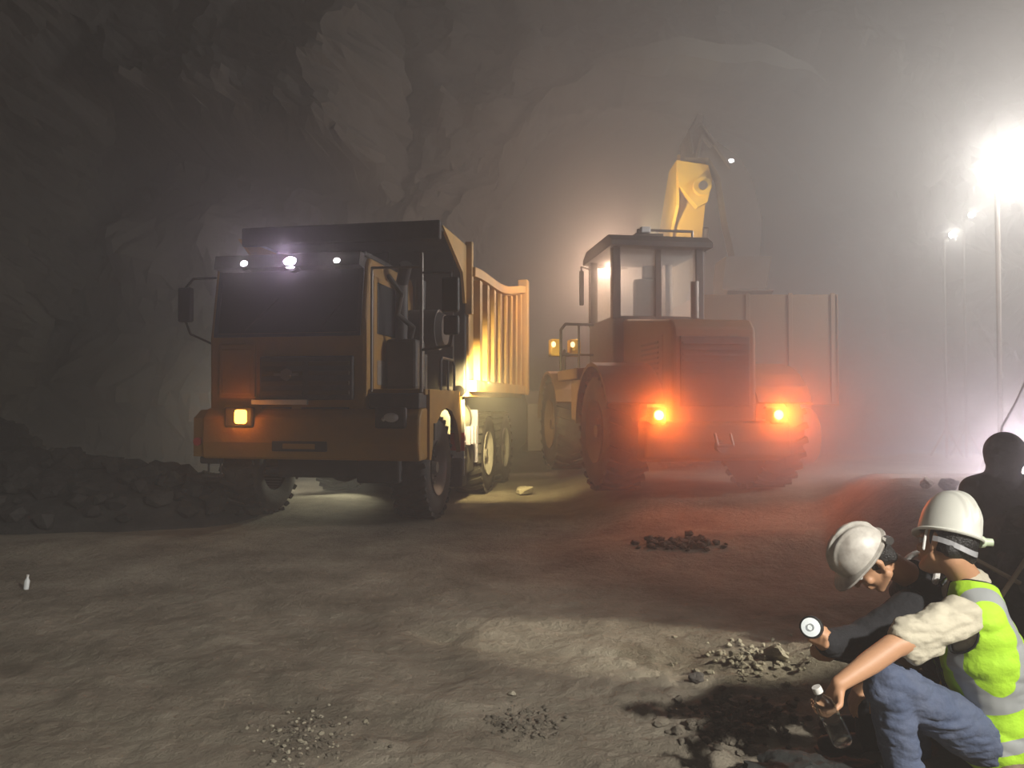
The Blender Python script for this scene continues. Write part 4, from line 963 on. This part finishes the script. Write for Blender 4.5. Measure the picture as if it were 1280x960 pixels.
# ---- silhouetted figure against the low work light
W3 = thing('person', 'silhouetted person in dark hooded clothing crouching before the glare at right edge', 'person', P(1250, 700, 4.9))
g3 = gz(W3.location.x, 4.9); W3.location.z = g3
hc3 = P(1251, 566, 4.9); z3 = hc3.z - g3
HM3 = frame((0.3, 0.95, 0), (0, 0, 1)); b3 = lambda x, y, z: Vector((hc3.x + x, hc3.y + y, g3 + z))
hz = z3
arms3 = [('c', b3(-0.19, 0, hz - 0.30), 0.055, b3(-0.26, 0.12, hz - 0.52), 0.042), ('c', b3(-0.26, 0.12, hz - 0.52), 0.04, b3(-0.12, 0.34, hz - 0.50), 0.027),
         ('c', b3(0.19, 0, hz - 0.30), 0.055, b3(0.26, 0.12, hz - 0.52), 0.042), ('c', b3(0.26, 0.12, hz - 0.52), 0.04, b3(0.12, 0.34, hz - 0.50), 0.027)]
tor3 = [('h', [(b3(-0.17, 0, hz - 0.25), 0.075), (b3(0.17, 0, hz - 0.25), 0.075), (b3(0, 0, hz - 0.19), 0.06), (b3(-0.08, -0.02, hz - 0.5), 0.12), (b3(0.08, -0.02, hz - 0.5), 0.12)]), ('h', [(b3(-0.08, -0.02, hz - 0.5), 0.12), (b3(0.08, -0.02, hz - 0.5), 0.12), (b3(-0.08, 0, hz - 0.72), 0.12), (b3(0.08, 0, hz - 0.72), 0.12)])]
kz = max(0.42, hz - 0.62)
leg3 = []
for s in (-1, 1): leg3 += [('c', b3(s * 0.1, 0, hz - 0.74), 0.095, b3(s * 0.16, 0.40, kz), 0.062), ('c', b3(s * 0.16, 0.40, kz), 0.058, b3(s * 0.15, 0.30, 0.06), 0.042), ('c', b3(s * 0.15, 0.28, 0.05), 0.045, b3(s * 0.16, 0.46, 0.04), 0.036)]
h3l = hand_prims(b3(-0.12, 0.34, hz - 0.50), (0.3, 0.9, -0.2), (0, 0, -1), 1); h3r = hand_prims(b3(0.12, 0.34, hz - 0.50), (-0.3, 0.9, -0.2), (0, 0, -1), -1)
remesh('body', tor3 + arms3 + leg3 + [('c', hc3 - V(0, 0.02, 0.08), 0.055, b3(0, 0, hz - 0.22), 0.06)] + head_prims(hc3, HM3) + h3l + h3r, 0.007, SKIN, W3, 3, 0.5)
face_bits(hc3, HM3, W3)
DK = mat('dark_work_cloth', (0.03, 0.028, 0.03), 0.9, 0, 0.4, (0.06, 0.055, 0.05), 8, 0.4, 25)
hd3 = remesh('hooded_jacket', inflate(tor3, 0.03) + inflate(arms3, 0.022) + [('e', hc3 + V(0, -0.03, 0.005), (0.128, 0.118, 0.138)), ('e', hc3 + V(0, -0.03, -0.04), (0.122, 0.11, 0.10)), ('c', hc3 - V(0, 0.02, 0.09), 0.10, b3(0, 0, hz - 0.2), 0.11)], 0.012, DK, W3, 4)
remesh('trousers', inflate(leg3, 0.018), 0.012, DK, W3, 4)

# ------------------------------------------------------------------ things round the workers
def rock_obj(name, loc, r, seed, m, label, sq=0.7, cat='rock', sub=True):
    mb = MB(); mb.rock((0, 0, 0), r, seed, sq); bmesh.ops.subdivide_edges(mb.bm, edges=mb.bm.edges[:], cuts=2, use_grid_fill=True)
    for v in mb.bm.verts: v.co += v.co.normalized() * r * 0.12 * noise.fractal(v.co * (2.2 / r) + Vector((seed, 0, 0)), 0.7, 2, 3)
    o = mb.build(name, m, None, False); o.location = loc; tag(o, label, cat); return o
def gl(px, D, up=0.0):
    x = (px - 640) / F * D; return Vector((x, D, gz(x, D) + up))
def gpt(px, py):
    """ground point seen at a pixel"""
    D = 2.0
    for _ in range(60):
        x = (px - 640) / F * D; D += 0.6 * (((CH - gz(x, D)) * F / max(5, (py - HY))) - D)
    x = (px - 640) / F * D; return Vector((x, D, gz(x, D)))
sb_ = MB(); sb_.box(1.62, 2.14, 2.62, 3.45, 0.0, 0.085, 0.012); so = sb_.build('seat_plank', WOOD, None); tag(so, 'low timber block the two workers sit on', 'plank')
so.location.z = 0.0
def pole(name, a, b, r0, r1, label):
    mb = MB(); a, b = Vector(a), Vector(b); d = b - a; n = 14
    for i in range(n):
        p0, p1 = a + d * i / n, a + d * (i + 1) / n
        w0 = r0 + (r1 - r0) * i / n; w1 = r0 + (r1 - r0) * (i + 1) / n
        o0 = Vector((noise.noise(p0 * 4), noise.noise(p0 * 4 + V(5, 0, 0)), 0)) * r0 * 0.5; o1 = Vector((noise.noise(p1 * 4), noise.noise(p1 * 4 + V(5, 0, 0)), 0)) * r0 * 0.5
        mb.cyl(p0 + o0, p1 + o1, w0, w1, 12)
    o = mb.build(name, WOOD, None, True); tag(o, label, 'pole'); return o
pole('timber_prop', P(1228, 1020, 2.62), P(1330, 770, 3.02), 0.034, 0.030, 'thick brown timber prop leaning behind the worker in the vest')
pole('thin_pole', P(1190, 684, 3.5), P(1272, 728, 3.4), 0.010, 0.010, 'thin pole slanting down to the right behind the helmet')
pole('thin_pole', P(1218, 790, 3.3), P(1296, 672, 3.45), 0.010, 0.010, 'thin pole slanting up to the right, crossing the other one')
pole('timber_prop', P(1262, 850, 3.3), P(1320, 800, 3.4), 0.03, 0.03, 'short timber stub poking out beside the back of the vest')
# heap of dark rock behind them, heap at left
def heap(name, cx, cy, lx, ly, h, n, rmin, rmax, seed, label, m=M_RUBBLE):
    rnd = random.Random(seed); mb = MB(); N = 40
    hf = lambda x, y: h * max(0.0, 1 - (abs(x) ** 2.2 + abs(y) ** 2.2)) ** 0.8 * (1 + 0.25 * noise.noise(Vector((x * 3 + seed, y * 3, 0))))
    vs_ = [[mb.bm.verts.new((cx + lx * (2 * i / N - 1), cy + ly * (2 * j / N - 1), gz(cx + lx * (2 * i / N - 1), cy + ly * (2 * j / N - 1)) - 0.06 + hf(2 * i / N - 1, 2 * j / N - 1) + 0.03 * noise.noise(Vector((i * .7, j * .7, seed))))) for i in range(N + 1)] for j in range(N + 1)]
    for j in range(N):
        for i in range(N): mb.bm.faces.new((vs_[j][i], vs_[j][i + 1], vs_[j + 1][i + 1], vs_[j + 1][i]))
    for k in range(n):
        a = rnd.uniform(0, 2 * PI); q = math.sqrt(rnd.random()) * 0.97; x, y = q * math.cos(a), q * math.sin(a); r = rnd.uniform(rmin, rmax) * (1.15 - 0.5 * q)
        mb.rock((cx + x * lx, cy + y * ly, gz(cx + x * lx, cy + y * ly) + hf(x, y) + r * 0.15), r, seed * 100 + k)
    o = mb.build(name, m, None, False); tag(o, label, 'rubble', kind='stuff'); return o
heap('rubble_heap', 3.45, 4.25, 1.0, 0.75, 0.80, 150, 0.06, 0.22, 5, 'dark rubble heap behind the two workers at the right edge')
heap('rubble_heap', -6.1, 9.7, 2.9, 1.5, 0.62, 330, 0.06, 0.24, 9, 'long dark rubble heap on the floor at left of the orange dump truck')
heap('rubble_heap', -9.3, 11.6, 2.5, 1.8, 1.1, 200, 0.08, 0.30, 10, 'higher dark rubble heap against the left tunnel wall')
# single stones
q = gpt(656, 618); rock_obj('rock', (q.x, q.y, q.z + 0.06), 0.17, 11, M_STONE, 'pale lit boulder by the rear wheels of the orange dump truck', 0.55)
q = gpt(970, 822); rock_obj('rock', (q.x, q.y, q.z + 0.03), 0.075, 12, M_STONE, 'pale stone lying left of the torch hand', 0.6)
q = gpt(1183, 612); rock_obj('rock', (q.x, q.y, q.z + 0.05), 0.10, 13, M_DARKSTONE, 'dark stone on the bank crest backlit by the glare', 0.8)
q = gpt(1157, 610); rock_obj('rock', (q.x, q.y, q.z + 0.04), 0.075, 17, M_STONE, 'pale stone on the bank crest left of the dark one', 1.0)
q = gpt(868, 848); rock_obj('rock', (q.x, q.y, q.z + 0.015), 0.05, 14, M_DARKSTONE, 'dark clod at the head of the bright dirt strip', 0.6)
q = gpt(640, 866); rock_obj('rock', (q.x, q.y, q.z + 0.01), 0.022, 15, M_STONE, 'small pale chip above the gravel patch', 0.6)
if 0: rock_obj('rock', (q.x, q.y, q.z + 0.01), 0.10, 18, M_GRAVEL, 'low dark lump of mud in front of the wheel loader', 0.5)
# bottle-like scrap at left
q = gpt(36, 735); B2 = thing('bottle', 'tiny pale discarded bottle standing on the dark ground at far left', 'bottle', q)
mb = MB(); mb.lathe([(0.001, 0), (0.03, 0.0), (0.032, 0.02), (0.032, 0.11), (0.014, 0.15), (0.013, 0.17), (0.001, 0.17)], (0, 0, 0), (0.12, 0, 1), 20); mb.build('bottle_body', mat('pale_bottle', (0.75, 0.78, 0.78), 0.15), B2, True)
mb = MB(); mb.lathe([(0.001, 0.168), (0.016, 0.168), (0.016, 0.19), (0.001, 0.19)], (0, 0, 0), (0.12, 0, 1), 16); mb.build('cap', WHITE, B2, True); B2.scale = (0.6, 0.6, 0.6)
# gravel patches
def gravel(px0, px1, py0, py1, n, seed, label, m, rr=(0.006, 0.022)):
    rnd = random.Random(seed); mb = MB()
    for k in range(n):
        a, b = rnd.gauss(0, 0.4), rnd.gauss(0, 0.4)
        q = gpt((px0 + px1) / 2 + a * (px1 - px0) / 2, min(1000, (py0 + py1) / 2 + b * (py1 - py0) / 2)); r = rnd.uniform(*rr)
        mb.rock((q.x, q.y, q.z + r * 0.3), r, seed * 1000 + k)
    o = mb.build('gravel', m, None); tag(o, label, 'gravel', kind='stuff')
gravel(585, 715, 880, 922, 170, 21, 'patch of loose gravel at lower centre', M_GRAVEL, (0.004, 0.015))
gravel(300, 470, 870, 955, 170, 22, 'sparse gravel scattered at lower left of centre', M_GRAVEL, (0.003, 0.013))
gravel(300, 470, 875, 960, 70, 23, 'pale chips among the gravel at lower left of centre', M_STONE, (0.005, 0.014))
gravel(820, 1010, 860, 940, 190, 24, 'broken clods in the mud left of the black sack', M_GRAVEL, (0.008, 0.03))
gravel(860, 1010, 790, 850, 120, 25, 'pale broken dirt beside the lit strip', M_STONE, (0.008, 0.025))
gravel(790, 900, 668, 690, 90, 26, 'low row of mud clods in front of the wheel loader', M_GRAVEL, (0.02, 0.06))
# black plastic sack at the workers' feet
mb = MB(); mb.ball((0, 0, 0), (0.30, 0.17, 0.10), 5)
for v in mb.bm.verts:
    n = noise.fractal(v.co * 9, 0.9, 2.2, 4); c = abs(noise.noise(v.co * 14 + V(3, 0, 0))); v.co *= 1 + 0.30 * n - 0.22 * c
    v.co.z = max(v.co.z, -0.06)
sk = mb.build('sack', mat('wet_black_plastic', (0.012, 0.014, 0.013), 0.85, 0, 0.4, (0.03, 0.028, 0.025), 6, 0.6, 30), None, True)
q = P(1010, 950, 2.75); sk.location = (q.x, q.y, gz(q.x, q.y) + 0.06); tag(sk, 'crumpled black plastic sack on the ground at the workers\' feet', 'sack')
# slack cable shining in the haze
mb = MB(); pts = []
for k in range(13):
    t_ = k / 12; a, b = P(1252, 532, 6.6), P(1300, 430, 6.6); p_ = a.lerp(b, t_); p_.z -= 0.06 * math.sin(PI * t_); pts.append(p_)
pts += [P(1320, 380, 6.6)]; pts = [P(1240, 600, 6.6)] + pts
mb.tube(pts, 0.009); cb = mb.build('cable', WHITE, None, True); tag(cb, 'thin pale cable rising past the hood of the silhouetted person', 'cable')
